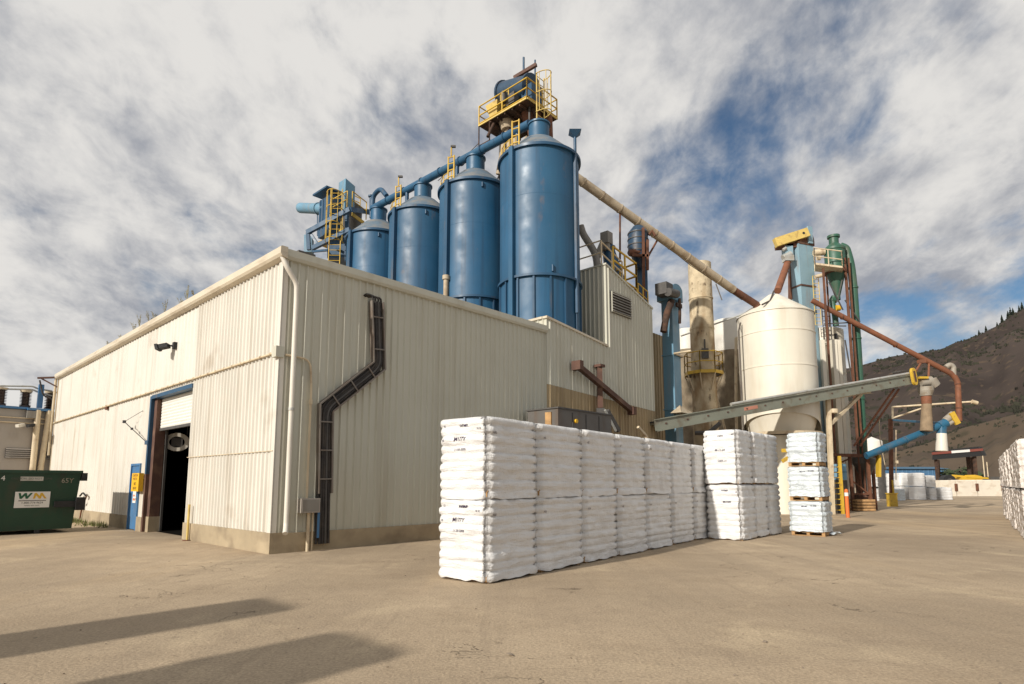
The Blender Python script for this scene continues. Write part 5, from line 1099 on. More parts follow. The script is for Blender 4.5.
# ------------------------------------------------------------------ bagged pallet loads
class Load:
    def __init__(s, O, A, B, d, w, h, z0, seed, layers=9, nside=18, per=6, amp=.040):
        s.O, s.A, s.B, s.d, s.w, s.h, s.z0, s.seed, s.layers, s.amp = O, A, B, d, w, h, z0, seed, layers, amp
        r_ = random.Random(seed); s.lean = (r_.uniform(-.012, .012), r_.uniform(-.012, .012)); s.jit = [(r_.uniform(-.014, .014), r_.uniform(-.014, .014), r_.uniform(.75, 1.25)) for _ in range(layers+2)]
        s.nside, s.per = nside, per
    def pt(s, side, t, z, out=0):           # side 0: face towards -A, t runs along B; 1: face towards -B, t along A; 2, 3 opposite
        f = (z-s.z0)/(s.h-s.z0); lf = f*s.layers; k = min(s.layers-1, max(0, int(lf))); ph = lf-k
        jx, jy, ja = s.jit[k]
        prof = (abs(math.sin(math.pi*ph))**.55)
        edge = max(0, 1-min(t, 1-t)*(s.w if side in (0, 2) else s.d)/.34); amp = s.amp*(.42+.95*edge**1.5); bulge = amp*(prof*ja-.62)
        nb = 2 if (k+side) % 2 else 3
        L = s.w if side in (0, 2) else s.d
        seam = abs(math.sin(math.pi*t*nb)); bulge -= .008*(1-min(1, seam*2.2))*(.4+.6*prof)
        q = Vector((side*3.1+t*L*5, z*7, s.seed*.37)); bulge += .026*noise.noise(q)+.007*noise.noise(Vector((side*4+t*L*22, z*3, s.seed)))+.010*noise.noise(q*2.7)+.008*noise.noise(Vector((side*7+t*L*9, z*2.2, s.seed)))
        if f < .045: bulge += .026*(1-f/.045)+.012*noise.noise(Vector((side*9+t*L*14, s.seed, 0)))
        # rounded corners
        rc = .10; e = min(t, 1-t)*L
        if e < rc: bulge -= rc-math.sqrt(max(0, rc*rc-(rc-e)**2))*1.0
        if f > .95: bulge -= .035*((f-.95)/.05)**2
        bulge += out
        x, y = {0: (-bulge, t*s.w), 1: (t*s.d, -bulge), 2: (s.d+bulge, t*s.w), 3: (t*s.d, s.w+bulge)}[side]
        # squeeze the corner so that neighbours meet
        c_ = rc*.29
        if e < rc:
            kx = c_*(1-e/rc)
            if side in (0, 2): y += kx if t < .5 else -kx
            else: x += kx if t < .5 else -kx
        x += jx+s.lean[0]*f; y += jy+s.lean[1]*f
        return s.O+s.A*x+s.B*y+Z*z
    def mesh(s):
        mb = MB(); rows = s.layers*s.per; n = s.nside; ring = []
        order = [(1, False), (2, False), (3, True), (0, True)]
        for j in range(rows+1):
            z = s.z0+(s.h-s.z0)*j/rows; row = []; hem = .030 if j == 0 else 0
            for side, rev in order:
                for i in range(n):
                    t = i/n; t = 1-t if rev else t; row.append(s.pt(side, t, z)+Z*(hem*noise.noise(Vector((side*5+t*6, s.seed*1.7, 0)))))
            ring.append(row)
        m = 4*n; vs = [p for r_ in ring for p in r_]
        fs = [(j*m+i, j*m+(i+1) % m, (j+1)*m+(i+1) % m, (j+1)*m+i) for j in range(rows) for i in range(m)]
        top = ring[-1]; c = sum(top, Vector())/m; b = len(vs)
        for f in (.75, .4): vs += [c+(p-c)*f+Z*(.05*(1-f)+.02*noise.noise(p*4)) for p in top]
        vs.append(c+Z*.05)
        for q in range(2):
            a0 = (rows*m if q == 0 else b); b0_ = b+q*m
            fs += [(a0+i, a0+(i+1) % m, b0_+(i+1) % m, b0_+i) for i in range(m)]
        fs += [(b+m+i, b+m+(i+1) % m, b+2*m) for i in range(m)]
        mb.add(vs, fs, True); return mb
def marks(load, parent, lines, side, cu, m, name='marker_writing'):
    for body, size, tu, z in lines:
        mb = MB(); vs, fs = text_mesh(body, size*.95, .25, .004)
        L = load.w if side in (0, 2) else load.d; out = []
        for v in vs:
            t = tu+(-v.x/L if side == 0 else v.x/L); out.append(load.pt(side, min(.97, max(.03, t)), z+v.y, .008))
        mb.add(out, fs); mb.build(name, m, parent)
def pallet_mesh(O, A, B, d, w, z, h=.13):
    mb = MB(); ax = (A, B, Z); O = O+A*.03+B*.03; d -= .06; w -= .06
    for k in range(3): mb.box(O+A*d/2+B*(w*(.06+.44*k))+Z*(z+h*.5), (d*.98, .09, h*.62), ax)
    for k in range(6): mb.box(O+A*(d*(.06+.176*k))+B*w/2+Z*(z+h-.012), (.11, w*.98, .022), ax)
    for k in range(3): mb.box(O+A*(d*(.08+.42*k))+B*w/2+Z*(z+.011), (.10, w*.98, .02), ax)
    return mb
def bag_load(O, A, B, d, w, h, label, group, seed, m, z0=.03, texts=None, texts1=None, detail=True, pallet=True, name='pallet_load', layers=9, amp=.04):
    c = thing(name, O+A*d/2+B*w/2, label, 'pallet', group)
    ld_ = Load(O, A, B, d, w, h, z0, seed, layers, 18 if detail else 6, 6 if detail else 3, amp)
    ld_.O = O.copy()
    ld_.mesh().build('wrapped_sacks', m, c)
    if pallet: pallet_mesh(O, A, B, d, w, 0).build('wooden_pallet', M['wood'], c)
    if texts: marks(ld_, c, texts, 0, 0, M['ink'])
    if texts1: marks(ld_, c, texts1, 1, 0, M['ink'])
    return c
def axes(h): return Vector((math.sin(h), math.cos(h), 0)), Vector((-math.cos(h), math.sin(h), 0))
A1, B1 = axes(R(37.2))
O1 = gr(486.5, 584.5)
cuts = [0]+[along(O1, A1, x) for x in (539.5, 585.5, 620, 649, 674.5, 696.5, 712)]
wid = along(O1, B1, 435.5)
TIER = at(487, 415.5, O1.y).z/2
cuts.append(cuts[-1]+1.25)
nthc = ('first', 'second', 'third', 'fourth', 'fifth', 'sixth', 'seventh', 'last')
def scrib(k, h):
    return [('WPMR', .075, .47, h*.895), ('M177Y', .105, .56, h*.73), ('11.50-500R', .062, .54, h*.60), ('I5', .055, .86, h*.90), ('45', .055, .88, h*.72), ('10', .05, .12, h*.97), ('N 5L', .055, .16, h*.85)]
for i in range(8):
    for t in range(2):
        o = O1+A1*cuts[i]+B1*rnd.uniform(-.02, .02)+Z*(t*TIER)
        d_ = cuts[i+1]-cuts[i]
        lab = '%s sack pallet along the long row, %s tier' % (nthc[i], 'upper' if t else 'lower')
        if i == 0: lab = '%s near corner sack pallet of the long row, with marker writing' % ('upper' if t else 'lower')
        bag_load(o, A1, B1, d_-.055, wid, TIER-.002, lab, 'sack pallets in the long row', 10+i*2+t, M['wrap'], z0=.03-.045*t, texts=scrib(i, TIER) if i == 0 else None, texts1=[('I', .05, .07, TIER*.90), ('N5L', .06, .12, TIER*.80)])
# second group
A1, B1 = axes(R(40.8))
O2 = gr(743, 541); TI2 = at(743, 428.5, O2.y).z/2
w2 = along(O2, B1, 707); e2 = along(O2, A1, 782)/3
for i in range(3):
    for t in range(2):
        o = O2+A1*(e2*i)+Z*(t*TI2)+B1*rnd.uniform(-.03, .03)
        lab = '%s white sack pallet of the short block right of the long row, %s tier' % (('front', 'middle', 'rear')[i], 'upper' if t else 'lower')
        tx = [('I5', .08, .88, TI2*.88), ('NEH', .085, .48, TI2*.88), ('45', .08, .14, TI2*.90), ('M-11.20', .095, .50, TI2*.62), ('500R-N', .09, .45, TI2*.42)] if (i == 0 and t) else ([('1045', .075, .82, TI2*.88), ('WPMR', .075, .45, TI2*.88), ('I5', .07, .12, TI2*.86), ('M500R', .08, .40, TI2*.68), ('12', .07, .84, TI2*.76)] if i == 0 else None)
        bag_load(o, A1, B1, e2-.012, w2, TI2-.012, lab, 'sack pallets in the short block', 40+i*2+t, M['wrap'], texts=tx, layers=9)
# three-high stack in clear wrap
O3 = gr(826.5, 537); TI3 = at(826.5, 431, O3.y).z/3
w3 = along(O3, B1, 790); e3 = along(O3, A1, 834)
for t in range(3):
    o = O3+Z*(t*TI3)+B1*((0, .02, .05)[t])
    pw = pallet_mesh
    lab = ('bottom', 'middle', 'topmost')[t]+' pallet of sacks in bluish clear wrap in the three high stack'
    bag_load(o, A1, B1, e3, w3*(1, .97, .93)[t], TI3-.02, lab, 'three high stack', 60+t, M['wrap_blue'], z0=.135, texts=[('I5-500', .07, .3, TI3*.86), ('MN45', .07, .55, TI3*.84)] if t < 2 else None, layers=6, amp=.030)
# loose film at the foot of the stack
mb = MB(); c = gr(832, 536)
for k in range(7):
    a = Vector((rnd.uniform(-.3, .3), rnd.uniform(-.2, .3), 0)); mb.prism([c+a+Vector((math.cos(j*1.05+k)*.16*rnd.uniform(.6, 1.2), math.sin(j*1.05+k)*.12*rnd.uniform(.6, 1.2), .004+rnd.uniform(0, .12))) for j in range(6)], Z*.006)
tag(mb.build('plastic_film', M['wrap_blue']), 'scrap of loose clear plastic film at the foot of the three high stack', 'film')
# right hand row, seen end on
RH2 = R(37.6); A4 = Vector((math.sin(RH2), math.cos(RH2), 0)); B4 = Vector((-math.cos(RH2), math.sin(RH2), 0))
O4 = gr(1024, 537.5); TI4 = at(1024, 441, O4.y).z/2
ords = 'first second third fourth fifth sixth seventh eighth ninth tenth eleventh twelfth thirteenth fourteenth fifteenth sixteenth'.split()
proto = []
for i in range(-1, 14):
    for t in range(2):
        o = O4+A4*(i*1.24+.0)+Z*(t*TI4)-B4*1.16
        lab = '%s sack pallet from the near end, %s tier, row at right edge' % (ords[i+1], 'upper' if t else 'lower')
        if len(proto) < 6:
            k = bag_load(o, A4, B4, 1.22, 1.16, TI4-.01, lab, 'sack pallets in the row at the right edge', 80+len(proto), M['wrap_grey'], pallet=(t == 0), amp=.016); proto.append((k, t))
        else:
            src = [p_ for p_, tt in proto if tt == t][(i*2+1) % 3]; k = copy_tree(src); k['label'] = lab
            k.location = o+A4*.61+B4*.58+B4*rnd.uniform(-.05, .05)
# far pallets of sacks by the barrier
far = [(846+29, 501, 474, 14, 2), (893, 499, 473.5, 7, 2), (908, 499.5, 473, 13, 2), (922.5, 500, 473, 13, 2), (935, 500, 475.5, 8, 2), (949, 500, 487.5, 13, 1), (902.5, 500.8, 489, 11, 1)]
fl_ = ['widest far sack stack right of the rusty hopper', 'far sack stack just right of the slim rusty post', 'far sack stack third from the right of the tall ones', 'far sack stack second from the right of the tall ones', 'far narrow sack stack at the right end of the tall ones', 'single far sack pallet at the right end by the barrier', 'single far bluish sack pallet in front of the tall stacks']
for i, (px_, pb_, pt_, w_, nt_) in enumerate(far):
    b = gr(px_, pb_); dd = b.y
    wm = w_/F*dd; h_ = at(px_, pt_, dd).z/nt_
    for t in range(nt_):
        bag_load(b+Vector((-wm/2, 0, t*h_)), Vector((1, 0, 0)), Vector((0, 1, 0)), wm*.90, 1.15, h_-.015, fl_[i]+((', upper tier' if t else ', lower tier') if nt_ == 2 else ''), 'far white sack pallets by the barrier', 120+i*2+t, M['wrap_blue'] if i == 6 else M['wrap'], detail=False, pallet=False, layers=7)
# two unseen sack loads added out of frame to cast the foreground shadows
SL = 1/math.tan(SUN_E); sh_ = Vector((math.sin(SUN_H), math.cos(SUN_H), 0))
for i, (tip, h_, w_) in enumerate(((gr(286, 602), 3.1, 1.1), (gr(378, 640), 3.1, 1.3))):
    b = tip-sh_*(h_*SL)
    nrm_ = Vector((-sh_.y, sh_.x, 0))
    bag_load(b-nrm_*w_/2, -sh_, nrm_, 1.1, w_, h_, ('left', 'right')[i]+' hand unseen shadow caster shaped as a tall sack pallet, added beside the camera', 'unseen loads added for the foreground shadows', 140+i, M['wrap'], pallet=True, layers=18)

# ------------------------------------------------------------------ far background
for i, (x0, x1, yb, yt) in enumerate(((941.5, 956.5, 495, 480.2), (957, 977.5, 495.3, 479.9), (978, 1003, 496, 479.8))):
    dd = 74; a, b = at(x0, 490, dd), at(x1, 490, dd); h_ = at(0, yt, dd).z
    c = thing('barrier_block', Vector(((a.x+b.x)/2, dd, 0)), ('left', 'middle', 'right')[i]+' of the three whitewashed concrete blocks in the far barrier wall', 'barrier', 'far barrier blocks')
    n = 6; mb = MB(); pts = [(0, 0), (.06, h_-.1), (.14, h_), (.9, h_), (.98, h_-.1), (1.04, 0)]
    mb.prism([Vector((a.x, dd+q, z_)) for q, z_ in pts], Vector((b.x-a.x-.05, 0, 0))); mb.build('block', M['barrier'], c)
    mb = MB(); mb.box(Vector((b.x-.02, dd-.03, h_*.55)), (.35, .06, .9)); mb.build('lifting_strap', M['rust'], c)
HY = 86
sh = thing('open_shed', Vector((at(957, 480, HY).x, HY, 0)), 'open sided shed with dark roof and red white fascia beyond the barrier', 'shed')
r0_, r1_ = at(932, 458, HY-1.5), at(983, 454, HY-1.5)
mb = MB(); mb.prism([Vector((r0_.x, HY-1.5, r0_.z-.25)), Vector((r1_.x, HY-1.5, r1_.z-.25)), Vector((r1_.x-.6, HY-1.5, r1_.z+1.05)), Vector((r0_.x+.2, HY-1.5, r0_.z+1.0))], Vector((3.2, 3.4, .2))); mb.build('roof', M['black'], sh)
for k, (f0, f1, m_) in enumerate(((0, .38, 'roof_red'), (.38, .74, 'sign_white'), (.74, 1, 'roof_red'))):
    a, b = r0_+(r1_-r0_)*f0, r0_+(r1_-r0_)*f1; mb = MB(); mb.bar(Vector((a.x, HY-1.56, a.z+.62)), Vector((b.x, HY-1.56, b.z+.62)), .08, .34); mb.build('fascia_panel', M[m_], sh)
for px_, dy in ((937.5, -1), (970, 1), (976.5, -1), (939.5, 2.6), (973, 2.6)):
    q = at(px_, 480, HY+dy); mb = MB(); mb.bar(Vector((q.x, q.y, 0)), Vector((q.x, q.y, r0_.z+(.28 if px_ > 960 else -.1))), (.34 if px_ > 968 else .28)); mb.build('post', M['dkrust'], sh)
BY = 112
a, b = at(886, 470, BY), at(948, 470, BY)
bb = thing('blue_shed', Vector(((a.x+b.x)/2, BY, 0)), 'low blue metal building far away behind the white sack stacks', 'building')
ht = at(0, 469, BY).z
mb = MB(); siding(mb, Vector((a.x, BY, 0)), Vector((1, 0, 0)), Vector((0, -1, 0)), 0, b.x-a.x, 0, ht, .8, .05); mb.prism([Vector((a.x, BY+.06, 0)), Vector((b.x, BY+.06, 0)), Vector((b.x, BY+.06, ht)), Vector((a.x, BY+.06, ht))], Vector((0, 8, 0))); mb.build('wall', M['shed_blue'], bb)
mb = MB(); mb.prism([Vector((a.x-.3, BY-.4, ht+.01)), Vector((a.x-.3, BY+4, ht+.5)), Vector((a.x-.3, BY+8.4, ht+.01))], Vector((b.x-a.x+.6, 0, 0))); mb.build('roof', M['auger'], bb)
# trees and shrubs
def leafy(name, base, w_, h_, m, label, cat, group, n=500, leaf=.4, trunk=True, seed=1):
    r_ = random.Random(seed); t = thing(name, base, label, cat, group)
    cl = [(Vector((r_.uniform(-1, 1)*w_*.38, r_.uniform(-1, 1)*w_*.38, h_*r_.uniform(.35, .85))), r_.uniform(.22, .42)*w_*.6) for _ in range(9)]
    mb = MB()
    for k in range(n):
        c, s_ = r_.choice(cl); d = Vector((r_.gauss(0, 1), r_.gauss(0, 1), r_.gauss(0, .8))); d = d.normalized()*s_*(r_.random()**.5)
        p_ = base+c+d; e1 = Vector((r_.gauss(0, 1), r_.gauss(0, 1), r_.gauss(0, 1))).normalized(); e2_ = e1.orthogonal().normalized(); l_ = leaf*r_.uniform(.6, 1.3)
        mb.add([p_-e1*l_, p_+e2_*l_*.5, p_+e1*l_, p_-e2_*l_*.5], [(0, 1, 2, 3)])
    mb.build('crown', m, t); mb = MB(); mb.tube(base, base+Z*h_*.6, w_*.05, 8, w_*.02)
    for k in range(4): mb.tube(base+Z*h_*.3, base+cl[k][0], w_*.025, 6, w_*.008)
    mb.build('trunk', M['bark'], t)
    return t
for i, (px_, w_, h_) in enumerate(((953, 5.0, 3.6), (962, 5.0, 4.0), (968, 4.2, 3.3))):
    b = at(px_, 480, 101+i); b.z = 0; leafy('shrub', b, w_, h_, M['bush'], ('left', 'middle', 'right')[i]+' green shrub of three growing behind the open shed', 'shrub', 'shrubs behind the shed', 700, .35, seed=20+i)
# yellow loader and an old black tyre
LY = 80
b = at(974, 478, LY); b.z = 0; lo = thing('wheel_loader', b, 'yellow wheel loader half hidden behind the barrier blocks', 'loader')
zl = at(0, 479, LY).z
mb = MB(); mb.prism([Vector((b.x-1.6, LY, zl-.6)), Vector((b.x+1.1, LY, zl-.6)), Vector((b.x+1.1, LY, zl+.35)), Vector((b.x+.2, LY, zl+.55)), Vector((b.x-.2, LY, zl+.15)), Vector((b.x-1.6, LY, zl+.3))], Vector((0, 1.8, 0))); mb.build('body', M['decal_gold'], lo)
mb = MB(); mb.bar(Vector((b.x+.2, LY+.3, zl+.2)), Vector((b.x-2.6, LY+.3, zl+.45)), .3, .25); mb.bar(Vector((b.x-1.0, LY+.1, zl+.3)), Vector((b.x+2.4, LY+.1, zl+.05)), .3, .22); mb.build('lift_arm', M['decal_gold'], lo)
for dx in (-1.1, 1.2):
    mb = MB(); q = Vector((b.x+dx, LY-.3, .8)); mb.tube(q, q+Vector((0, .5, 0)), .8, 20); tw_ = mb.build('wheel', M['black'], lo)
    mb = MB(); mb.tube(q-Vector((0, .01, 0)), q+Vector((0, .2, 0)), .38, 14); mb.build('rim', M['decal_gold'], tw_)
mb = MB(); mb.box(Vector((b.x+2.7, LY+.5, zl-.1)), (1.6, 2.0, .8)); mb.build('engine_cover', M['dkgrey'], lo)
b = at(949.5, 477, 79); b.z = 0
mb = MB(); n = 24; q = Vector((b.x, 79, 1.75)); mb.tube(q, q+Vector((0, .9, 0)), .9, 28); mb.tube(q-Vector((0, .05, 0)), q, .74, 28)
ty = thing('old_tyre', Vector((b.x, 79, 0)), 'big black tyre on a block behind the barrier left of the loader', 'tyre'); mb.build('tread', M['black'], ty)
mb = MB(); mb.tube(q-Vector((0, .07, 0)), q-Vector((0, .052, 0)), .45, 20); mb.build('hub', M['dkgrey'], ty); mb = MB(); mb.box(Vector((b.x, 79.5, .42)), (1.8, 1.2, .84)); mb.build('block', M['barrier'], ty)
# white round tank behind the auger
tank('white_tank', 872.5, 441, 62, 5.5, M['tank2'], 'small white domed tank behind the blue auger', .45, zsplit=at(872, 456, 61).z, m2=M['dkgrey'])
# thin pole at the far fence
for i, (px_, pt_) in enumerate(((985, 455), (988.5, 462))):
    q = at(px_, 480, 95); tag(MB().tube(Vector((q.x, 95, 0)), Vector((q.x, 95, at(0, pt_, 95).z)), .1, 6, .07).build('fence_pole', M['cream_steel']), ('taller left', 'shorter right')[i]+' thin pole right of the open shed', 'pole')
# conifers on the ridge
def conifer(px_, h_, lean, label):
    h_ *= .72
    dist = 900; d = ray(px_, interp(RIDGE, px_)); k = dist/math.hypot(d.x, d.y); b = Vector((d.x*k, d.y*k, EYE+d.z*k-4.5))
    t = thing('pine_tree', b, label, 'tree', 'pines on the ridge'); r_ = random.Random(int(px_*10))
    mb = MB(); mb.tube(b-Z*2, b+Z*h_, h_*.022, 6, .05); mb.build('trunk', M['bark'], t)
    mb = MB()
    for k_ in range(150):
        f = r_.random()**.8; z_ = h_*(.12+.88*f); rr2 = h_*.19*(1-f)*r_.uniform(.5, 1.15)+.2; a = r_.uniform(0, 6.283); c = b+Z*z_
        e = c+Vector((math.cos(a), math.sin(a), -.25))*rr2; s_ = Vector((-math.sin(a), math.cos(a), 0))*rr2*.35; mb.add([c, e+s_, e-Z*.3, e-s_], [(0, 1, 2, 3)]); mb.add([c, e+Z*.5, e-Z*.9], [(0, 1, 2)])
    mb.build('crown', M['conifer'], t)
cn = [(979, 13, 'lone shorter pine on the ridge left of the taller one'), (986, 14, 'lone slender pine on the bare middle ridge'), (1002, 16, 'tall single pine on the steep right ridge'), (1008, 15, 'left tree of the pine clump on the right ridge'), (1010.5, 18, 'tallest middle tree of the pine clump on the ridge'), (1013, 14, 'right tree of the pine clump on the ridge'), (1019, 12, 'pine on the ridge near the right edge'), (1022, 15, 'pine on the ridge at the right edge'), (889, 7, 'small dark pine on the low left ridge'), (997, 9, 'small pine left of the tall single pine')]
for a in cn: conifer(a[0], a[1], 0, a[2])

# ------------------------------------------------------------------ dumpster
DF = gr(71.8, 532.2)     # near lower right corner
def Q(r, s, z): return DF+U*r+V*s+Z*z
dm = thing('dumpster', Q(-2, 1, 0), 'dark green steel dumpster with a white and gold lettered sign', 'dumpster')
dh = at(80, 472, DF.y).z; Ld = 4.6; Wd = 2.3; fl2 = .12
mb = MB()
bot = [Q(-Ld, .12, .12), Q(0, .12, .12), Q(0, Wd-.1, .12), Q(-Ld, Wd-.1, .12)]; top = [Q(-Ld, 0, dh), Q(fl2, 0, dh), Q(fl2, Wd, dh), Q(-Ld, Wd, dh)]
mb.add(bot+top, [(3, 2, 1, 0), (0, 1, 5, 4), (1, 2, 6, 5), (2, 3, 7, 6), (3, 0, 4, 7)]); bd_ = mb.build('body', M['dgreen'], dm)
mb = MB(); bi = [p_+(Q(-Ld/2, Wd/2, 0)-Q(0, 0, 0)-(p_-Q(0, 0, 0))).normalized()*0 for p_ in top]
inn = [Q(-Ld+.06, .06, dh-.002), Q(fl2-.06, .06, dh-.002), Q(fl2-.06, Wd-.06, dh-.002), Q(-Ld+.06, Wd-.06, dh-.002)]; inb = [Q(-Ld+.1, .16, .2), Q(-.06, .16, .2), Q(-.06, Wd-.16, .2), Q(-Ld+.1, Wd-.16, .2)]
mb.add(inn+inb, [(0, 1, 5, 4), (1, 2, 6, 5), (2, 3, 7, 6), (3, 0, 4, 7), (4, 5, 6, 7)]); mb.build('inside', M['rust'], bd_)
mb = MB()
for a, b in zip(top, top[1:]+top[:1]): mb.bar(a, b, .10, .09)
mb.build('top_rim', M['dgreen'], dm)
mb = MB(); mb.wbox(0, 0, 0, 0, 0, 0) if False else None
for r_ in (-.9, -3.4): mb.box(Q(r_, Wd/2, .06), (.14, Wd*.9, .12), (U, V, Z))
mb.build('skid', M['black'], dm)
mb = MB(); mb.box(Q(fl2+.09, .12, dh-.16), (.16, .34, .26), (U, V, Z)); mb.build('corner_bracket', M['black'], dm)
mb = MB(); f = .5; mb.box(Q(fl2*.45+.1, .05, dh*.47), (.26, .3, .42), (U, V, Z)); mb.bar(Q(fl2*.45-.6, -.02, dh*.47), Q(fl2*.45, -.02, dh*.47), .06, .2); mb.build('lift_pocket', M['black'], dm)
# sign and lettering lie on the sloping front: front plane point for (r, z)
def FP(r, z, o=.0): return Q(r, .12*(1-(z-.12)/(dh-.12))-o, z)
fx = U; fz = (FP(0, 1)-FP(0, 0)).normalized()
def front(px, py):
    d = ray(px, py); n_ = fx.cross(fz); P0 = FP(0, .5); k = (P0-Vector((0, 0, EYE))).dot(n_)/d.dot(n_); p_ = d*k+Z*EYE; return ((p_-Q(0, 0, 0)).dot(U), p_.z)
c0_, c1_ = front(13.5, 508), front(50.5, 491.5)
sg2 = (c0_, c1_); mz = (c0_[1]+c1_[1])/2; mr = (c0_[0]+c1_[0])/2; sw = c1_[0]-c0_[0]; shh = c1_[1]-c0_[1]
mb = MB(); mb.box(FP(mr, mz, .014), (sw, .02, shh), (fx, fx.cross(fz), fz)); pn = mb.build('sign_panel', M['sign_white'], dm)
def flat_text(parent, body, size, r_, z_, m_, nm, o=.030, sx=1.0, bold=False, shear=0):
    vs, fs = text_mesh(body, size, shear); mb = MB(); base_ = FP(r_, z_, o)
    mb.add([base_+fx*v.x*sx+fz*v.y for v in vs], fs); return mb.build(nm, m_, parent)
def poly_letter(parent, polys, r_, z_, h, m_, nm):
    mb = MB(); base_ = FP(r_, z_, .030)
    for pl_ in polys: mb.prism([base_+fx*x*h+fz*y*h for x, y in pl_], fx.cross(fz)*-.004)
    return mb.build(nm, m_, parent)
lh = shh*.36; wl = sw*.40/lh
# a heavy italic W in green joined to an M in gold
k = wl/4
Wp = [(0, 1), (.30, 1), (.42, .45), (.85, 1), (1.12, 1), (1.24, .45), (1.62, 1), (1.95, 1), (1.30, 0), (1.02, 0), (.90, .52), (.48, 0), (.20, 0)]
sxx = wl/1.95
poly_letter(pn, [[(x*sxx-wl*1.02, y) for x, y in Wp]], mr, mz+shh*.06, lh, M['decal_green'], 'letter_w')
Mp = [(x, 1-y) for x, y in Wp][::-1]
poly_letter(pn, [[((1.95-x)*sxx*1.0+wl*.0-.0+ .02, y) for x, y in [(1.95-a, b) for a, b in Mp]]], mr, mz+shh*.06, lh, M['decal_gold'], 'letter_m')
mb = MB(); mb.box(FP(mr, mz-shh*.06, .028), (sw*.78, .006, .02), (fx, fx.cross(fz), fz)); mb.build('rule', M['dkgrey'], pn)
flat_text(pn, '1-800-774-9624', shh*.17, mr, mz-shh*.20, M['dkgrey'], 'phone_number')
flat_text(pn, 'www.wm.com', shh*.13, mr, mz-shh*.36, M['dkgrey'], 'web_address')
q = front(67.5, 480.8); flat_text(dm, '65Y', .22, q[0], q[1], M['dust_metal'], 'size_marking', .012, .95)
q = front(32, 478.7); mb = MB(); mb.box(FP(q[0], q[1], .012), (1.05 if False else front(43.5, 478.7)[0]-front(20.5, 478.7)[0], .012, .13), (fx, fx.cross(fz), fz)); st = mb.build('sticker', M['galv'], dm)
flat_text(st, 'CAUTION  DO NOT CLIMB', .085, q[0], q[1], M['dkgrey'], 'sticker_print', .022)
q = front(3, 479); flat_text(dm, '4', .22, q[0], q[1]+.02, M['sign_white'], 'number_marking', .012)
# orange hose on the wall behind the dumpster
s, z = onL(80, 510, -.1)
hs_ = [onL(81, 512, -.12), onL(83, 505, -.12), onL(86.5, 496, -.12), onL(83.5, 492.5, -.12), onL(80.5, 496, -.12)]
hz = thing('hose', W(-.12, hs_[0][0], 0), 'orange hose looped on the wall right of the dumpster', 'hose')
mb = MB(); mb.path([W(-.12, a, b) for a, b in [(hs_[0][0]+.1, .12)]+hs_[:3]], .03, 7, .1); mb.build('orange_length', M['rust_pipe'], hz)
mb = MB(); mb.path([W(-.14, a, b) for a, b in hs_[2:]], .035, 7, .15); mb.build('black_length', M['black'], hz)
# weedy strip at the wall foot
mb = MB(); r_ = random.Random(5)
for k in range(900):
    s_ = r_.uniform(12.2, 21); off = abs(r_.gauss(0, .28)); 
    if noise.noise(Vector((s_*1.3, 0, 4))) < -.15: continue
    p_ = W(-.1-off, s_); h_ = r_.uniform(.05, .22); d_ = Vector((r_.uniform(-.06, .06), r_.uniform(-.06, .06), h_)); e = Vector((r_.uniform(-1, 1), r_.uniform(-1, 1), 0))*.02
    mb.add([p_-e, p_+e, p_+d_], [(0, 1, 2)])
tag(mb.build('grass', M['grass']), 'sparse dry grass along the wall foot beside the dumpster', 'grass', kind='stuff')

# ------------------------------------------------------------------ grey utility building and insulators at the left
s_u = LS+.4; uh = at(40, 410.5, W(-.6, s_u).y).z
ub = thing('utility_building', W(-3, s_u, 0), 'low grey building with blue roof edge and louvres behind the dumpster', 'building')
mb = MB(); mb.wbox(-14, 0, s_u, s_u+6, 0, uh-.02); mb.build('wall', M['utility'], ub)
mb = MB(); mb.wbox(-14, -1.15, s_u-.16, s_u+6, uh, uh+.11); mb.wbox(-1.15, -.2, s_u-.3, s_u+6, uh-.04, uh+.08); mb.build('roof_edge', M['door_blue'], ub)
def onS(px, py, s_): return onR(px, py, s_)
for i, (x0, x1, y0, y1) in enumerate(((5, 32, 448.5, 458), (43, 51, 450, 459))):
    a, b = onS(x0, y1, s_u-.03), onS(x1, y0, s_u-.03); mb = MB(); mb.wbox(a[0], b[0], s_u-.05, s_u-.004, a[1], b[1]); lv_ = mb.build('louvre', M['dkgrey'], ub)
    mb = MB()
    for k in range(5): z_ = a[1]+(b[1]-a[1])*(k+.5)/5; mb.prism([W(a[0], s_u-.06, z_+.04), W(a[0], s_u-.13, z_-.03), W(a[0], s_u-.06, z_-.01)], U*(b[0]-a[0]))
    mb.build('slat', M['utility'], lv_)
mb = MB()
for px_, w_ in ((38, .13), (46.5, .13)): a = onS(px_, 414, s_u-.2); mb.tube(W(a[0]+(.0 if px_ < 40 else .12), s_u-.2, uh), W(a[0]-(.0 if px_ < 40 else .14), s_u-.2, 0.1), w_, 10)
mb.build('rain_pipe', M['cream_steel'], ub)
mb = MB()
for y_ in (416.5, 421.5): a, b = onS(0, y_, s_u-.08), onS(54, y_+2.3, s_u-.08); mb.tube(W(a[0]-3, s_u-.08, a[1]), W(b[0], s_u-.08, a[1]), .035, 6)
mb.build('wall_cable', M['cream_steel'], ub)
for nm, px_, py_, m_ in (('camera_housing', 21, 425.5, 'white_pipe'), ('lamp_head', 31.5, 425.5, 'black')):
    a = onS(px_, py_, s_u-.3); mb = MB(); mb.bar(W(a[0]-.18, s_u-.5, a[1]-.05), W(a[0]+.12, s_u-.2, a[1]+.05), .16, .14); mb.bar(W(a[0], s_u-.3, a[1]), W(a[0]+.05, s_u, a[1]+.12), .05); mb.build(nm, M[m_], ub)
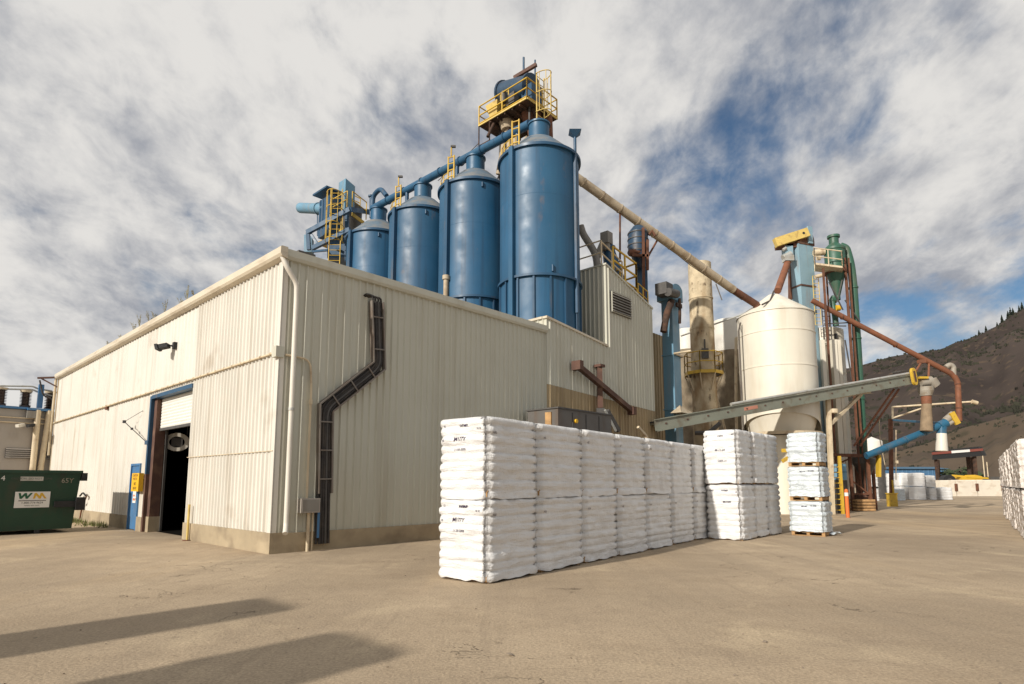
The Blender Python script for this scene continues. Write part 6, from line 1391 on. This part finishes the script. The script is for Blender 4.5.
mb = MB(); a, b = onS(26, 418, s_u-.1), onS(36, 411.5, s_u-.1); mb.wbox(a[0], b[0], s_u-.3, s_u-.02, a[1], b[1]); mb.build('meter_box', M['grey'], ub)
for i, (px_, s_) in enumerate(((0.5, s_u+.5), (25.5, s_u+.5), (50, s_u+.9))):
    a = onS(px_, 400, s_); p_ = W(a[0], s_, uh+.16); zt_ = onS(px_, (387.5, 390.5, 391.5)[i], s_)[1]
    ins = thing('insulator', p_, ('left', 'middle', 'right')[i]+' brown ribbed electrical insulator on the grey building roof', 'insulator', 'insulators on the grey building'); mb = MB(); hh = zt_-p_.z; n = 9; prf = [(.22, 0), (.24, .08)]
    for k in range(n): z_ = .1+(hh-.2)*k/n; prf += [(.15, z_), (.25, z_+(hh-.2)/n*.35), (.15, z_+(hh-.2)/n*.6)]
    mb.lathe(p_, prf, 18); mb.build('ribbed_body', M['ceramic'], ins); mb = MB(); mb.tube(p_+Z*(hh-.1), p_+Z*hh, .24, 14, .27); mb.build('cap', M['cream_steel'], ins)
a = onS(40, 400, s_u+.3); p_ = W(a[0], s_u+.3, uh+.16); zt_ = onS(40, 384.5, s_u+.3)[1]
tag(MB().box(p_+Z*(zt_-p_.z)/2, (.22, .22, zt_-p_.z), (U, V, Z)).build('blue_post', M['door_blue']), 'blue steel post standing on the roof of the grey building', 'post')
br = thing('bus_pipe', p_+Z*1.2, 'pair of thin grey pipes running between insulators and blue post', 'pipe')
for y0, y1, y2 in ((386, 386.3, 391), (389, 389.6, 396)):
    pts = [onS(-20, y0-.4, s_u+.4), onS(33, y1, s_u+.4), onS(38, y1+2.5, s_u+.4), onS(52, y2, s_u+.4)]; mb = MB(); mb.path([W(q[0], s_u+.4, q[1]) for q in pts], .045, 7, .25); mb.build('pipe', M['galv'], br)
q = onS(50, 379, LS+.2); bk = thing('service_bracket', W(q[0], LS+.2, q[1]), 'tangle of dark cable brackets at the far upper corner of the warehouse', 'bracket')
mb = MB(); mb.bar(W(-.1, LS+.05, q[1]+.1), W(q[0]-.5, LS+.3, q[1]), .09); mb.bar(W(-.05, LS+.05, q[1]-.4), W(q[0]-.35, LS+.3, q[1]), .07); mb.build('arm', M['brown'], bk)
mb = MB(); mb.path([W(q[0]-.4, LS+.3, q[1]-.1), W(q[0]-.2, LS+.3, q[1]-.9), W(-.15, LS+.2, q[1]-1.0), W(-.2, LS+.2, q[1]-2.3)], .04, 6, .3); mb.build('cable', M['cable'], bk)

# loose stones and litter on the yard
mb = MB(); r_ = random.Random(11)
for k in range(420):
    y_ = 2.5+r_.random()**1.6*22; x_ = r_.uniform(-1.0, 1.0)*y_; s_ = r_.uniform(.006, .018)*(1+ (r_.random() > .97)*1.5)
    vs = [Vector((x_, y_, 0))+Vector((r_.gauss(0, 1), r_.gauss(0, 1), abs(r_.gauss(0, .6)))).normalized()*s_ for _ in range(5)]
    mb.add(vs+[Vector((x_, y_, -.002))], [(0, 1, 2), (0, 2, 3), (0, 3, 4), (1, 2, 4), (2, 3, 4), (0, 4, 1)])
tag(mb.build('gravel', M['stone']), 'scattered small stones lying over the yard surface', 'gravel', kind='stuff')
